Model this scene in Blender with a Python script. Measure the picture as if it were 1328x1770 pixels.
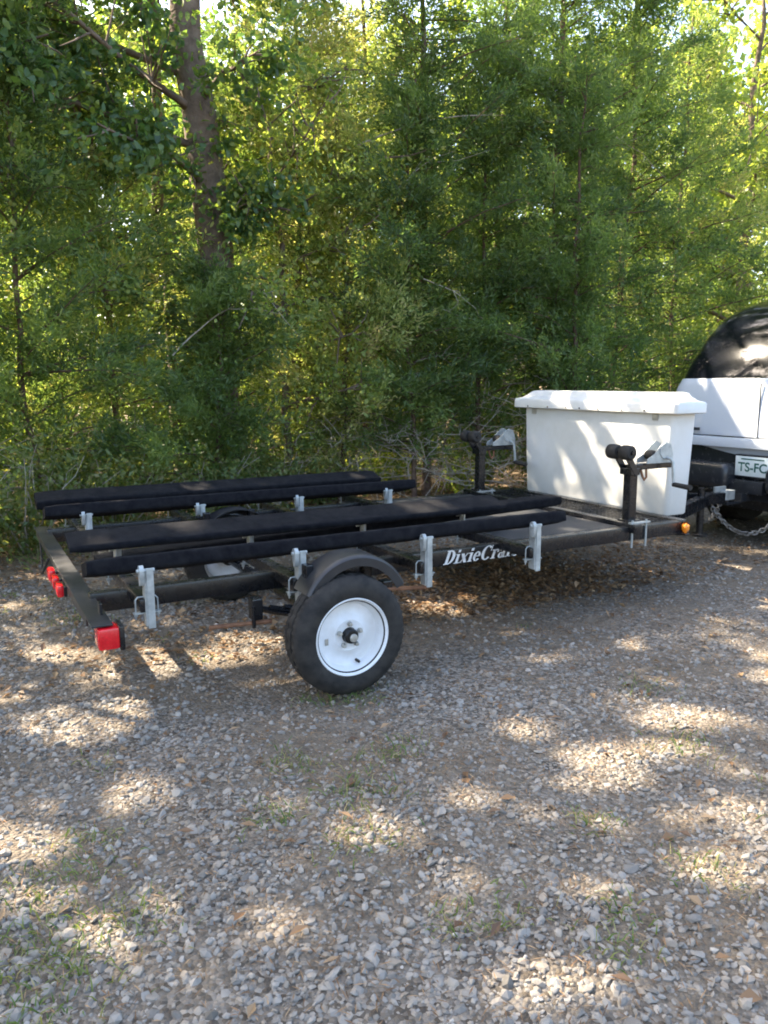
import bpy, bmesh, math, random
import numpy as np
from mathutils import Vector, Matrix

for o in list(bpy.data.objects):
    bpy.data.objects.remove(o)
scene = bpy.context.scene
C = scene.collection
R_ = math.radians
random.seed(7)

# ---------------------------------------------------------------- camera
CAM_H = 1.33
cam_d = bpy.data.cameras.new('camera')
cam = bpy.data.objects.new('camera', cam_d)
C.objects.link(cam)
right = Vector((0.880035, -0.474879, -0.005278))
down = Vector((-0.08261, -0.142128, -0.986395))
fwd = Vector((0.467668, 0.868499, -0.164307))
m = Matrix.Identity(4)
for i in range(3):
    m[i][0] = right[i]; m[i][1] = -down[i]; m[i][2] = -fwd[i]
m[2][3] = CAM_H
cam.matrix_world = m
cam_d.sensor_fit = 'VERTICAL'
cam_d.sensor_height = 24.0
cam_d.lens = 24.0 * 1370 / 1770
cam_d.clip_start = 0.05
cam_d.clip_end = 600
scene.camera = cam

# ---------------------------------------------------------------- sky and sun
SUN = Vector((-0.40, 0.61, 0.685)).normalized()
world = bpy.data.worlds.new('World'); scene.world = world
world.use_nodes = True
wn = world.node_tree.nodes; wl = world.node_tree.links
wn.clear()
sky = wn.new('ShaderNodeTexSky'); sky.sky_type = 'NISHITA'
sky.sun_disc = False
sky.sun_elevation = math.asin(SUN.z)
sky.sun_rotation = math.atan2(SUN.x, SUN.y)
sky.air_density = 1.0; sky.dust_density = 4.0; sky.ozone_density = 0.6
bg = wn.new('ShaderNodeBackground'); bg.inputs['Strength'].default_value = 0.15
wo = wn.new('ShaderNodeOutputWorld')
wl.new(sky.outputs[0], bg.inputs[0]); wl.new(bg.outputs[0], wo.inputs[0])
sl = bpy.data.lights.new('sun', 'SUN'); sl.energy = 5.0; sl.angle = R_(0.53); sl.color = (1.0, 0.86, 0.67)
so = bpy.data.objects.new('sun', sl); C.objects.link(so)
so.rotation_euler = SUN.to_track_quat('Z', 'Y').to_euler()
so.location = (0, 0, 30)

scene.view_settings.view_transform = 'Standard'
scene.view_settings.look = 'None'
scene.view_settings.gamma = 1.0
scene.view_settings.use_curve_mapping = False
scene.view_settings.exposure = 2.48
cy = scene.cycles
cy.max_bounces = 7; cy.diffuse_bounces = 4; cy.glossy_bounces = 3; cy.transmission_bounces = 5
cy.transparent_max_bounces = 8
cy.caustics_reflective = False; cy.caustics_refractive = False
cy.use_denoising = True
cy.filter_width = 1.9
cy.sample_clamp_indirect = 6.0

# ---------------------------------------------------------------- materials
MATS = {}
def mat(name, col, rough=0.6, metal=0.0, var=0.0, scale=8.0, bump=0.0, bscale=60.0, col2=None, spec=0.5, coat=0.0):
    mt = bpy.data.materials.new(name); mt.use_nodes = True
    nt = mt.node_tree; b = nt.nodes['Principled BSDF']
    b.inputs['Roughness'].default_value = rough; b.inputs['Metallic'].default_value = metal
    b.inputs['Specular IOR Level'].default_value = spec
    b.inputs['Coat Weight'].default_value = coat
    b.inputs['Base Color'].default_value = (*col, 1)
    tc = nt.nodes.new('ShaderNodeTexCoord')
    if var > 0 or col2:
        n = nt.nodes.new('ShaderNodeTexNoise'); n.inputs['Scale'].default_value = scale
        n.inputs['Detail'].default_value = 6; n.inputs['Roughness'].default_value = 0.65
        nt.links.new(tc.outputs['Object'], n.inputs['Vector'])
        rp = nt.nodes.new('ShaderNodeValToRGB')
        rp.color_ramp.elements[0].position = 0.35; rp.color_ramp.elements[1].position = 0.68
        c2 = col2 or tuple(min(1, c * (1 + var)) for c in col)
        c1 = col if col2 else tuple(c * (1 - var) for c in col)
        rp.color_ramp.elements[0].color = (*c1, 1); rp.color_ramp.elements[1].color = (*c2, 1)
        nt.links.new(n.outputs['Fac'], rp.inputs['Fac'])
        nt.links.new(rp.outputs['Color'], b.inputs['Base Color'])
        mr = nt.nodes.new('ShaderNodeMapRange')
        mr.inputs['To Min'].default_value = max(0.02, rough - 0.1); mr.inputs['To Max'].default_value = min(1, rough + 0.12)
        nt.links.new(n.outputs['Fac'], mr.inputs['Value']); nt.links.new(mr.outputs[0], b.inputs['Roughness'])
    if bump > 0:
        n2 = nt.nodes.new('ShaderNodeTexNoise'); n2.inputs['Scale'].default_value = bscale
        n2.inputs['Detail'].default_value = 5
        nt.links.new(tc.outputs['Object'], n2.inputs['Vector'])
        bp = nt.nodes.new('ShaderNodeBump'); bp.inputs['Strength'].default_value = bump; bp.inputs['Distance'].default_value = 0.01
        nt.links.new(n2.outputs['Fac'], bp.inputs['Height']); nt.links.new(bp.outputs[0], b.inputs['Normal'])
    MATS[name] = mt
    return mt

def leaf_mat(name, ramp, trans, tw=0.5):
    """ramp: list of colours picked by each leaf's own random value"""
    mt = bpy.data.materials.new(name); mt.use_nodes = True
    nt = mt.node_tree; nt.nodes.clear()
    at = nt.nodes.new('ShaderNodeAttribute'); at.attribute_name = 'leaf_random'
    rp = nt.nodes.new('ShaderNodeValToRGB')
    el = rp.color_ramp.elements
    while len(el) < len(ramp): el.new(0.5)
    for i, c in enumerate(ramp):
        el[i].position = i / (len(ramp) - 1); el[i].color = (*c, 1)
    nt.links.new(at.outputs['Fac'], rp.inputs['Fac'])
    d = nt.nodes.new('ShaderNodeBsdfDiffuse'); t = nt.nodes.new('ShaderNodeBsdfTranslucent')
    nt.links.new(rp.outputs['Color'], d.inputs['Color'])
    mx = nt.nodes.new('ShaderNodeMixRGB'); mx.blend_type = 'MULTIPLY'; mx.inputs['Fac'].default_value = 1
    nt.links.new(rp.outputs['Color'], mx.inputs[1]); mx.inputs[2].default_value = (*trans, 1)
    nt.links.new(mx.outputs[0], t.inputs['Color'])
    m1 = nt.nodes.new('ShaderNodeMixShader'); m1.inputs[0].default_value = tw
    nt.links.new(d.outputs[0], m1.inputs[1]); nt.links.new(t.outputs[0], m1.inputs[2])
    g = nt.nodes.new('ShaderNodeBsdfGlossy'); g.inputs['Roughness'].default_value = 0.45
    m2 = nt.nodes.new('ShaderNodeMixShader'); m2.inputs[0].default_value = 0.035
    nt.links.new(m1.outputs[0], m2.inputs[1]); nt.links.new(g.outputs[0], m2.inputs[2])
    out = nt.nodes.new('ShaderNodeOutputMaterial'); nt.links.new(m2.outputs[0], out.inputs[0])
    MATS[name] = mt
    return mt

def attr_mat(name, ramp, rough=0.85, bump=0.0):
    """per-piece colour from the piece's random value, with fine grain"""
    mt = bpy.data.materials.new(name); mt.use_nodes = True
    nt = mt.node_tree; b = nt.nodes['Principled BSDF']; b.inputs['Roughness'].default_value = rough
    b.inputs['Specular IOR Level'].default_value = 0.25
    at = nt.nodes.new('ShaderNodeAttribute'); at.attribute_name = 'leaf_random'
    rp = nt.nodes.new('ShaderNodeValToRGB'); el = rp.color_ramp.elements
    while len(el) < len(ramp): el.new(0.5)
    for i, c in enumerate(ramp):
        el[i].position = i / (len(ramp) - 1); el[i].color = (*c, 1)
    nt.links.new(at.outputs['Fac'], rp.inputs['Fac'])
    n = nt.nodes.new('ShaderNodeTexNoise'); n.inputs['Scale'].default_value = 45; n.inputs['Detail'].default_value = 4
    tc = nt.nodes.new('ShaderNodeTexCoord'); nt.links.new(tc.outputs['Object'], n.inputs['Vector'])
    mr = nt.nodes.new('ShaderNodeMapRange'); mr.inputs['To Min'].default_value = 0.65; mr.inputs['To Max'].default_value = 1.3
    nt.links.new(n.outputs['Fac'], mr.inputs['Value'])
    mx = nt.nodes.new('ShaderNodeMixRGB'); mx.blend_type = 'MULTIPLY'; mx.inputs[0].default_value = 1
    nt.links.new(rp.outputs['Color'], mx.inputs[1]); nt.links.new(mr.outputs[0], mx.inputs[2])
    nt.links.new(mx.outputs[0], b.inputs['Base Color'])
    if bump:
        bp = nt.nodes.new('ShaderNodeBump'); bp.inputs['Strength'].default_value = bump; bp.inputs['Distance'].default_value = 0.005
        nt.links.new(n.outputs['Fac'], bp.inputs['Height']); nt.links.new(bp.outputs[0], b.inputs['Normal'])
    MATS[name] = mt
    return mt

mat('black_paint', (0.0045, 0.0055, 0.008), 0.26, 0, 0.0, 14, 0.04, 90, col2=(0.011, 0.0115, 0.013))
mat('carpet', (0.0045, 0.005, 0.0075), 0.95, 0, 0, 25, 0.7, 420, col2=(0.017, 0.017, 0.019), spec=0.12)
mat('galvanised', (0.30, 0.325, 0.325), 0.45, 0.45, 0, 22, 0.06, 160, col2=(0.48, 0.51, 0.50))
mat('rubber', (0.014, 0.0135, 0.013), 0.78, 0, 0, 16, 0.12, 200, col2=(0.042, 0.038, 0.033), spec=0.3)
mat('white_paint', (0.66, 0.655, 0.64), 0.38, 0, 0, 11, 0.02, 60, col2=(0.78, 0.79, 0.80))
mat('fibreglass', (0.60, 0.595, 0.555), 0.34, 0, 0, 3.2, 0.04, 18, col2=(0.69, 0.695, 0.68))
mat('fender_grey', (0.012, 0.013, 0.016), 0.40, 0.0, 0, 12, 0.05, 90, col2=(0.022, 0.024, 0.027))
mat('red_lens', (0.55, 0.004, 0.012), 0.18, 0, 0, 40, 0.15, 220, col2=(0.75, 0.01, 0.02), coat=0.6)
mat('amber_lens', (0.75, 0.20, 0.01), 0.25, 0, 0, 40, 0.1, 220, col2=(0.9, 0.28, 0.02), coat=0.5)
mat('rust', (0.16, 0.07, 0.035), 0.8, 0.2, 0, 30, 0.2, 120, col2=(0.30, 0.15, 0.08))
mat('chain_steel', (0.13, 0.125, 0.115), 0.5, 0.6, 0, 40, 0.1, 150, col2=(0.26, 0.24, 0.21))
mat('hub_black', (0.02, 0.02, 0.02), 0.4, 0.5, 0.3, 20)
mat('grease_cap', (0.42, 0.40, 0.35), 0.5, 0.5, 0.2, 30)
mat('decal_white', (0.80, 0.80, 0.79), 0.45, 0, 0.05, 30)
mat('deck_black', (0.018, 0.020, 0.023), 0.6, 0, 0, 10, 0.15, 150, col2=(0.035, 0.035, 0.036))
mat('car_white', (0.56, 0.60, 0.66), 0.18, 0, 0, 2, 0.0, 10, col2=(0.62, 0.655, 0.70), coat=0.7)
mat('car_glass', (0.004, 0.005, 0.008), 0.06, 0, 0, 3, 0, 1, spec=0.45)
mat('car_black', (0.018, 0.020, 0.024), 0.24, 0, 0, 20, 0.05, 150, col2=(0.028, 0.030, 0.034))
mat('plate', (0.60, 0.68, 0.66), 0.4, 0, 0, 14, 0, 10, col2=(0.72, 0.76, 0.76))
mat('plate_green', (0.015, 0.10, 0.075), 0.5, 0, 0.1, 20)
mat('chrome', (0.6, 0.6, 0.6), 0.15, 1.0, 0.1, 20)
mat('dark_seam', (0.02, 0.022, 0.025), 0.6, 0, 0.1, 20)
mat('bark_oak', (0.10, 0.075, 0.055), 0.95, 0, 0, 9, 0.9, 30, col2=(0.22, 0.17, 0.13), spec=0.2)
mat('bark_cedar', (0.09, 0.055, 0.04), 0.95, 0, 0, 12, 0.7, 45, col2=(0.20, 0.14, 0.10), spec=0.2)
mat('dead_wood', (0.30, 0.26, 0.21), 0.95, 0, 0, 12, 0.4, 60, col2=(0.46, 0.41, 0.34), spec=0.2)
def lit_dusty_tops(name, amount, lit_dust=(0.22, 0.205, 0.19)):  # paler up-facing sides: sky-lit tops put into the colour, with some dust
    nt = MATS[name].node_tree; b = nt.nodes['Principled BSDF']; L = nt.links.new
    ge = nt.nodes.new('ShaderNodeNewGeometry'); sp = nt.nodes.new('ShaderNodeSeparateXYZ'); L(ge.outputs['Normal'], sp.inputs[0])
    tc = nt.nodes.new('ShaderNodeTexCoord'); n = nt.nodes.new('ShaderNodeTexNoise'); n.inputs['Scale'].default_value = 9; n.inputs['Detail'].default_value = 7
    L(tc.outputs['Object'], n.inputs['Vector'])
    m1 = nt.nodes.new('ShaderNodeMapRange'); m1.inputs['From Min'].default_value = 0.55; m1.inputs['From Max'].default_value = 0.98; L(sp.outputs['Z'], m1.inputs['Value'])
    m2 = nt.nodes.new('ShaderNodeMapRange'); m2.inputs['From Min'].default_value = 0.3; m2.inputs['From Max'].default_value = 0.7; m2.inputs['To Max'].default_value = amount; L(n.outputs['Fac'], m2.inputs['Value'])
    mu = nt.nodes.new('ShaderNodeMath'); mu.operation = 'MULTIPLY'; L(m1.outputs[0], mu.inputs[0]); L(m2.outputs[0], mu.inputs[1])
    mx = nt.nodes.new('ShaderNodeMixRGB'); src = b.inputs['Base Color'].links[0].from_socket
    L(mu.outputs[0], mx.inputs[0]); L(src, mx.inputs[1]); mx.inputs[2].default_value = (*lit_dust, 1); L(mx.outputs[0], b.inputs['Base Color'])
lit_dusty_tops('black_paint', 0.14); lit_dusty_tops('fender_grey', 0.12); lit_dusty_tops('carpet', 0.05)
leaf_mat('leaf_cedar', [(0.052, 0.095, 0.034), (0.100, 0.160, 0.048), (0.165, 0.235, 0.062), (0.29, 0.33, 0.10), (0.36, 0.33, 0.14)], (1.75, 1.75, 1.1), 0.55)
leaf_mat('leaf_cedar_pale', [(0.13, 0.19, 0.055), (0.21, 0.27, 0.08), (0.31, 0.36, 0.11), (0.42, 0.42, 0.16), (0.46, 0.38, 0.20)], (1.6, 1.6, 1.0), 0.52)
leaf_mat('leaf_oak', [(0.045, 0.095, 0.045), (0.065, 0.13, 0.050), (0.11, 0.175, 0.045), (0.20, 0.25, 0.05)], (2.0, 1.9, 0.9), 0.5)
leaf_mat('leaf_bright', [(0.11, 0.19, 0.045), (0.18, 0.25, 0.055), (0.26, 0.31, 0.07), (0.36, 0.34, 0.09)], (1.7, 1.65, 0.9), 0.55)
leaf_mat('leaf_shrub', [(0.07, 0.12, 0.035), (0.12, 0.17, 0.05), (0.19, 0.22, 0.07), (0.26, 0.20, 0.10)], (1.7, 1.6, 0.7), 0.48)
leaf_mat('grass_blade', [(0.07, 0.13, 0.025), (0.11, 0.17, 0.035), (0.18, 0.21, 0.06), (0.30, 0.26, 0.13)], (1.4, 1.4, 0.8), 0.4)
leaf_mat('dry_leaf', [(0.11, 0.06, 0.03), (0.19, 0.11, 0.055), (0.28, 0.17, 0.085), (0.36, 0.25, 0.14)], (1.0, 0.9, 0.8), 0.2)
attr_mat('stone', [(0.115, 0.105, 0.090), (0.195, 0.180, 0.158), (0.275, 0.256, 0.226), (0.26, 0.215, 0.162), (0.41, 0.38, 0.335)], 0.85, 0.3)

# ---------------------------------------------------------------- mesh helpers
def tag(o, label=None, cat=None, group=None, kind=None):
    if label: o['label'] = label
    if cat: o['category'] = cat
    if group: o['group'] = group
    if kind: o['kind'] = kind
    return o
def empty(name, loc=(0, 0, 0), rz=0.0):
    o = bpy.data.objects.new(name, None); C.objects.link(o)
    o.location = loc; o.rotation_euler = (0, 0, rz)
    o.empty_display_size = 0.2
    return o
def mesh_np(name, verts, faces, mt, parent=None, rnd=None, smooth=False):
    """verts (n,3), faces (k,3|4) as numpy arrays"""
    me = bpy.data.meshes.new(name)
    verts = np.ascontiguousarray(verts, dtype=np.float32); faces = np.ascontiguousarray(faces, dtype=np.int32)
    me.vertices.add(len(verts)); me.vertices.foreach_set('co', verts.ravel())
    k, c = faces.shape
    me.loops.add(k * c); me.loops.foreach_set('vertex_index', faces.ravel())
    me.polygons.add(k)
    me.polygons.foreach_set('loop_start', np.arange(0, k * c, c, dtype=np.int32))
    me.polygons.foreach_set('loop_total', np.full(k, c, dtype=np.int32))
    if rnd is not None:
        a = me.attributes.new('leaf_random', 'FLOAT', 'FACE')
        a.data.foreach_set('value', np.ascontiguousarray(rnd, dtype=np.float32))
    me.polygons.foreach_set('use_smooth', np.full(k, smooth, dtype=bool))
    me.update(calc_edges=True)
    me.materials.append(MATS[mt])
    o = bpy.data.objects.new(name, me); C.objects.link(o)
    if parent: o.parent = parent
    return o

class MB:
    """collects shapes into one mesh; s scales everything on build"""
    def __init__(self, s=1.0):
        self.v = []; self.f = []; self.s = s
    def add(self, vs, fs):
        b = len(self.v); self.v += [tuple(p) for p in vs]; self.f += [[i + b for i in q] for q in fs]
    def box(self, x0, x1, y0, y1, z0, z1, bev=0.0, rot=None, piv=None):
        bm = bmesh.new()
        bmesh.ops.create_cube(bm, size=1)
        for v in bm.verts:
            v.co = Vector(((x0 + x1) / 2 + v.co.x * (x1 - x0), (y0 + y1) / 2 + v.co.y * (y1 - y0), (z0 + z1) / 2 + v.co.z * (z1 - z0)))
        if bev > 0:
            bmesh.ops.bevel(bm, geom=list(bm.edges), offset=bev, segments=2, affect='EDGES', profile=0.6)
        if rot is not None:
            p = Vector(piv if piv else ((x0 + x1) / 2, (y0 + y1) / 2, (z0 + z1) / 2))
            for v in bm.verts: v.co = p + rot @ (v.co - p)
        bm.verts.index_update()
        self.add([v.co for v in bm.verts], [[v.index for v in f.verts] for f in bm.faces]); bm.free()
        return self
    def tube(self, pts, rad, n=8, cap=True):
        pts = [Vector(p) for p in pts]
        rad = rad if hasattr(rad, '__len__') else [rad] * len(pts)
        ref = None; rings = []
        for i, p in enumerate(pts):
            d = (pts[min(i + 1, len(pts) - 1)] - pts[max(i - 1, 0)]).normalized()
            if ref is None:
                ref = Vector((0, 0, 1)) if abs(d.z) < 0.9 else Vector((1, 0, 0))
            a = d.cross(ref).normalized(); b = a.cross(d).normalized(); ref = b
            rings.append([p + (a * math.cos(2 * math.pi * k / n) + b * math.sin(2 * math.pi * k / n)) * rad[i] for k in range(n)])
        self.loft(rings, cap)
        return self
    def loft(self, rings, cap=True, closed=False):
        n = len(rings[0]); vs = [p for r in rings for p in r]; fs = []
        m_ = len(rings)
        for i in range(m_ if closed else m_ - 1):
            j = (i + 1) % m_
            for k in range(n):
                k2 = (k + 1) % n
                fs.append([i * n + k, i * n + k2, j * n + k2, j * n + k])
        if cap and not closed:
            fs.append(list(range(n))[::-1]); fs.append([(m_ - 1) * n + k for k in range(n)])
        self.add(vs, fs)
        return self
    def lathe_y(self, prof, c, n=48, mod=None):
        """profile of (radius, y) turned about an axis along y through c"""
        rings = []
        for k in range(n):
            a = 2 * math.pi * k / n
            ring = []
            for i, (r, y) in enumerate(prof):
                rr = r + (mod(i, k) if mod else 0)
                ring.append((c[0] + rr * math.cos(a), c[1] + y, c[2] + rr * math.sin(a)))
            rings.append(ring)
        p = len(prof); vs = [q for r in rings for q in r]; fs = []
        for k in range(n):
            k2 = (k + 1) % n
            for i in range(p - 1):
                fs.append([k * p + i, k2 * p + i, k2 * p + i + 1, k * p + i + 1])
        self.add(vs, fs)
        return self
    def build(self, name, mt, parent=None, smooth=False, angle=None, fix=True):
        me = bpy.data.meshes.new(name)
        me.from_pydata([(x * self.s, y * self.s, z * self.s) for x, y, z in self.v], [], self.f)
        if fix:
            bm = bmesh.new(); bm.from_mesh(me); bmesh.ops.recalc_face_normals(bm, faces=bm.faces)
            if smooth:
                lim = R_(angle or 35)
                for f in bm.faces: f.smooth = True
                for e in bm.edges:
                    if len(e.link_faces) == 2 and e.calc_face_angle(0) > lim: e.smooth = False
            bm.to_mesh(me); bm.free()
        me.materials.append(MATS[mt])
        o = bpy.data.objects.new(name, me); C.objects.link(o)
        if parent: o.parent = parent
        return o

def rrect(x0, x1, y0, y1, r, z, n=6):
    pts = []
    for cx_, cy_, a0 in ((x1 - r, y1 - r, 0), (x0 + r, y1 - r, 90), (x0 + r, y0 + r, 180), (x1 - r, y0 + r, 270)):
        for k in range(n + 1):
            a = R_(a0 + 90 * k / n)
            pts.append((cx_ + r * math.cos(a), cy_ + r * math.sin(a), z))
    return pts

# smooth value noise on a lattice
class Noise2:
    def __init__(self, seed):
        self.t = np.random.RandomState(seed).rand(256, 256)
    def one(self, x, y):
        xi = np.floor(x).astype(int); yi = np.floor(y).astype(int); fx = x - xi; fy = y - yi
        fx = fx * fx * (3 - 2 * fx); fy = fy * fy * (3 - 2 * fy)
        g = lambda i, j: self.t[i % 256, j % 256]
        return (g(xi, yi) * (1 - fx) + g(xi + 1, yi) * fx) * (1 - fy) + (g(xi, yi + 1) * (1 - fx) + g(xi + 1, yi + 1) * fx) * fy
    def __call__(self, x, y, sc=1.0, octv=3):
        x = np.asarray(x, float) * sc; y = np.asarray(y, float) * sc; a = 0; w = 1; tot = 0
        for k in range(octv):
            a = a + w * self.one(x + 17.3 * k, y - 9.1 * k); tot += w; w *= 0.5; x = x * 2.03; y = y * 2.03
        return a / tot
NZ = Noise2(3); NZ2 = Noise2(11)

def ground_z(x, y):
    x = np.asarray(x, float); y = np.asarray(y, float)
    far = np.clip((np.hypot(x - 2.5, y - 3) - 4) / 10, 0, 1)
    z = (NZ(x, y, 1.6, 3) - 0.5) * 0.05 + (NZ(x, y, 0.15, 2) - 0.5) * 1.0 * far
    return z - 0.004

# ---------------------------------------------------------------- where the sun comes through the canopy
PATCHES = [
(1.93,2.89,0.083,-0.046,-0.043,-0.065),(1.87,2.29,0.102,-0.057,-0.058,-0.072),(3.87,3.73,0.160,-0.090,-0.163,-0.161),(3.88,3.29,0.179,-0.101,-0.142,-0.124),(2.36,3.81,0.182,-0.103,-0.118,-0.191),(0.43,2.51,0.103,-0.057,-0.028,-0.137),(0.33,3.17,0.211,-0.117,-0.024,-0.183),(0.36,4.11,0.152,-0.085,-0.014,-0.125),(0.13,3.65,0.075,-0.042,-0.006,-0.098),(0.76,3.71,0.078,-0.043,-0.034,-0.154),(1.22,3.80,0.151,-0.085,-0.067,-0.201),(0.54,3.23,0.067,-0.037,-0.018,-0.095),(2.01,1.96,0.218,-0.121,-0.076,-0.077),(1.82,1.85,0.145,-0.080,-0.054,-0.057),(1.34,1.97,0.101,-0.056,-0.043,-0.064),(1.50,1.80,0.047,-0.026,-0.026,-0.032),(1.61,1.64,0.055,-0.030,-0.031,-0.033),(2.00,1.52,0.142,-0.078,-0.071,-0.058),(1.06,1.58,0.051,-0.028,-0.058,-0.088),(1.38,1.42,0.080,-0.044,-0.040,-0.043),(1.75,1.32,0.132,-0.073,-0.088,-0.072),(1.00,1.91,0.112,-0.062,-0.066,-0.125),(1.09,2.17,0.060,-0.033,-0.039,-0.077),(0.82,2.19,0.048,-0.027,-0.025,-0.063),(0.08,2.43,0.106,-0.059,-0.011,-0.158),(0.09,2.01,0.110,-0.060,-0.010,-0.114),(0.03,1.80,0.069,-0.038,-0.007,-0.101),(1.10,1.19,0.120,-0.070,-0.035,-0.040),(1.59,1.08,0.041,-0.023,-0.067,-0.050),(2.44,2.05,0.140,-0.077,-0.076,-0.067),(3.45,3.72,0.192,-0.108,-0.095,-0.104),(3.19,4.49,0.142,-0.081,-0.088,-0.125),(0.40,5.79,0.174,-0.099,-0.020,-0.237),(1.94,1.37,0.059,-0.033,-0.045,-0.035)]
_r = random.Random(5)
for _ in range(26):                                       # small stray flecks of sun
    _a = _r.uniform(0.035, 0.07)
    PATCHES.append((_r.uniform(0.0, 3.6), _r.uniform(1.2, 4.6), _a, -_a * 0.4, -_a * 0.3, -_a))
def fall(p): return (p[0] - SUN.x * p[2] / SUN.z, p[1] - SUN.y * p[2] / SUN.z)     # where a point's shadow meets the ground
PATCHES.append((*fall((5.51, 4.14, 1.42)), 0.6, 0, 0, 0.6))
# wider zones where the gaps are ragged: (x, y, rx, ry, share of open sky)
RAGGED = [(*fall((3.9, 4.2, 0.8)), 0.36, 0.98, 0.62), (*fall((4.0, 4.2, 1.22)), 0.26, 1.0, 0.6), (*fall((1.8, 3.6, 0.65)), 1.3, 0.35, 0.2), (*fall((1.6, 5.0, 0.65)), 1.3, 0.35, 0.2)]
PAT = [(np.array(p[:2]), np.linalg.inv(np.array([[p[2], p[4]], [p[3], p[5]]]))) for p in PATCHES]
def open_to_sun(p):
    """True where a leaf at p would shade one of the sunny patches"""
    k = p[:, 2] / SUN.z
    gx = p[:, 0] - SUN.x * k; gy = p[:, 1] - SUN.y * k
    lit = np.zeros(len(p), bool)
    wob = (NZ2(gx, gy, 7.0, 2) - 0.5) * 0.7
    for c, inv in PAT:
        q = (np.stack([gx, gy], 1) - c) @ inv.T
        rr = abs(np.linalg.det(np.linalg.inv(inv))) ** 0.5
        lit |= (np.hypot(q[:, 0], q[:, 1]) + wob) < 0.88 + 0.040 / rr
    for x, y, rx, ry, sh in RAGGED:
        e = np.hypot((gx - x) / rx, (gy - y) / ry) < 1
        lit |= e & (NZ2(gx * 1.0 + 40, gy * 1.0, 6.5, 2) > 0.5 + (0.5 - sh) * 0.5)
    return lit

# ---------------------------------------------------------------- ground
def ground():
    n = 170
    t = np.linspace(-1, 1, n)
    sx = np.sinh(t * 4.3) / np.sinh(4.3) * 130
    X, Y = np.meshgrid(sx + 2.0, sx + 3.2, indexing='ij')
    V = np.stack([X, Y, ground_z(X, Y)], -1).reshape(-1, 3)
    i = np.arange(n * n).reshape(n, n)
    F = np.stack([i[:-1, :-1], i[1:, :-1], i[1:, 1:], i[:-1, 1:]], -1).reshape(-1, 4)
    mt = bpy.data.materials.new('ground'); mt.use_nodes = True; MATS['ground'] = mt
    nt = mt.node_tree; b = nt.nodes['Principled BSDF']; b.inputs['Roughness'].default_value = 0.95
    b.inputs['Specular IOR Level'].default_value = 0.15
    L = nt.links.new; N = nt.nodes.new
    tc = N('ShaderNodeTexCoord')
    def noise(sc, det=6, rg=0.6):
        q = N('ShaderNodeTexNoise'); q.inputs['Scale'].default_value = sc; q.inputs['Detail'].default_value = det
        q.inputs['Roughness'].default_value = rg; L(tc.outputs['Object'], q.inputs['Vector']); return q
    def ramp(src, stops):
        r = N('ShaderNodeValToRGB'); e = r.color_ramp.elements
        while len(e) < len(stops): e.new(0.5)
        for k, (p, c) in enumerate(stops): e[k].position = p; e[k].color = (*c, 1)
        L(src, r.inputs['Fac']); return r
    def mix(f, a, bb, mode='MIX'):
        q = N('ShaderNodeMixRGB'); q.blend_type = mode
        if isinstance(f, float): q.inputs[0].default_value = f
        else: L(f, q.inputs[0])
        L(a, q.inputs[1]); L(bb, q.inputs[2]); return q
    vo = N('ShaderNodeTexVoronoi'); vo.inputs['Scale'].default_value = 75; L(tc.outputs['Object'], vo.inputs['Vector'])
    sep = N('ShaderNodeSeparateColor'); L(vo.outputs['Color'], sep.inputs[0])
    grit = ramp(sep.outputs[0], [(0, (0.08, 0.066, 0.052)), (0.4, (0.155, 0.134, 0.108)), (0.75, (0.23, 0.20, 0.165)), (1, (0.34, 0.305, 0.255))])
    dirt = ramp(noise(14, 8, 0.7).outputs['Fac'], [(0.3, (0.11, 0.088, 0.064)), (0.55, (0.19, 0.155, 0.115)), (0.75, (0.28, 0.235, 0.18))])
    patch = ramp(noise(1.3, 4).outputs['Fac'], [(0.40, (0, 0, 0)), (0.60, (1, 1, 1))])
    col = mix(patch.outputs[0], grit.outputs[0], dirt.outputs[0])
    # woodland floor of old leaves beyond the gravel
    litter = ramp(noise(26, 8, 0.75).outputs['Fac'], [(0.3, (0.07, 0.05, 0.03)), (0.5, (0.17, 0.12, 0.075)), (0.7, (0.33, 0.26, 0.17)), (0.85, (0.42, 0.36, 0.26))])
    sx_ = N('ShaderNodeSeparateXYZ'); L(tc.outputs['Object'], sx_.inputs[0])
    edge = noise(0.8, 3); ad = N('ShaderNodeMath'); ad.operation = 'MULTIPLY_ADD'; L(edge.outputs['Fac'], ad.inputs[0])
    ad.inputs[1].default_value = 1.6; L(sx_.outputs['Y'], ad.inputs[2])
    mr = N('ShaderNodeMapRange'); mr.inputs['From Min'].default_value = 6.5; mr.inputs['From Max'].default_value = 7.2; L(ad.outputs[0], mr.inputs['Value'])
    col2 = mix(mr.outputs[0], col.outputs[0], litter.outputs[0])
    L(col2.outputs[0], b.inputs['Base Color'])
    bp = N('ShaderNodeBump'); bp.inputs['Strength'].default_value = 0.9; bp.inputs['Distance'].default_value = 0.012
    L(vo.outputs['Distance'], bp.inputs['Height']); bp.invert = True
    bp2 = N('ShaderNodeBump'); bp2.inputs['Strength'].default_value = 0.6; bp2.inputs['Distance'].default_value = 0.02
    L(noise(30, 8, 0.7).outputs['Fac'], bp2.inputs['Height']); L(bp.outputs[0], bp2.inputs['Normal']); L(bp2.outputs[0], b.inputs['Normal'])
    g = mesh_np('ground', V, F, 'ground', smooth=True)
    tag(g, 'grey gravel drive running into brown leaf covered woodland floor', 'ground', kind='structure')
    return g
GROUND = ground()

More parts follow.
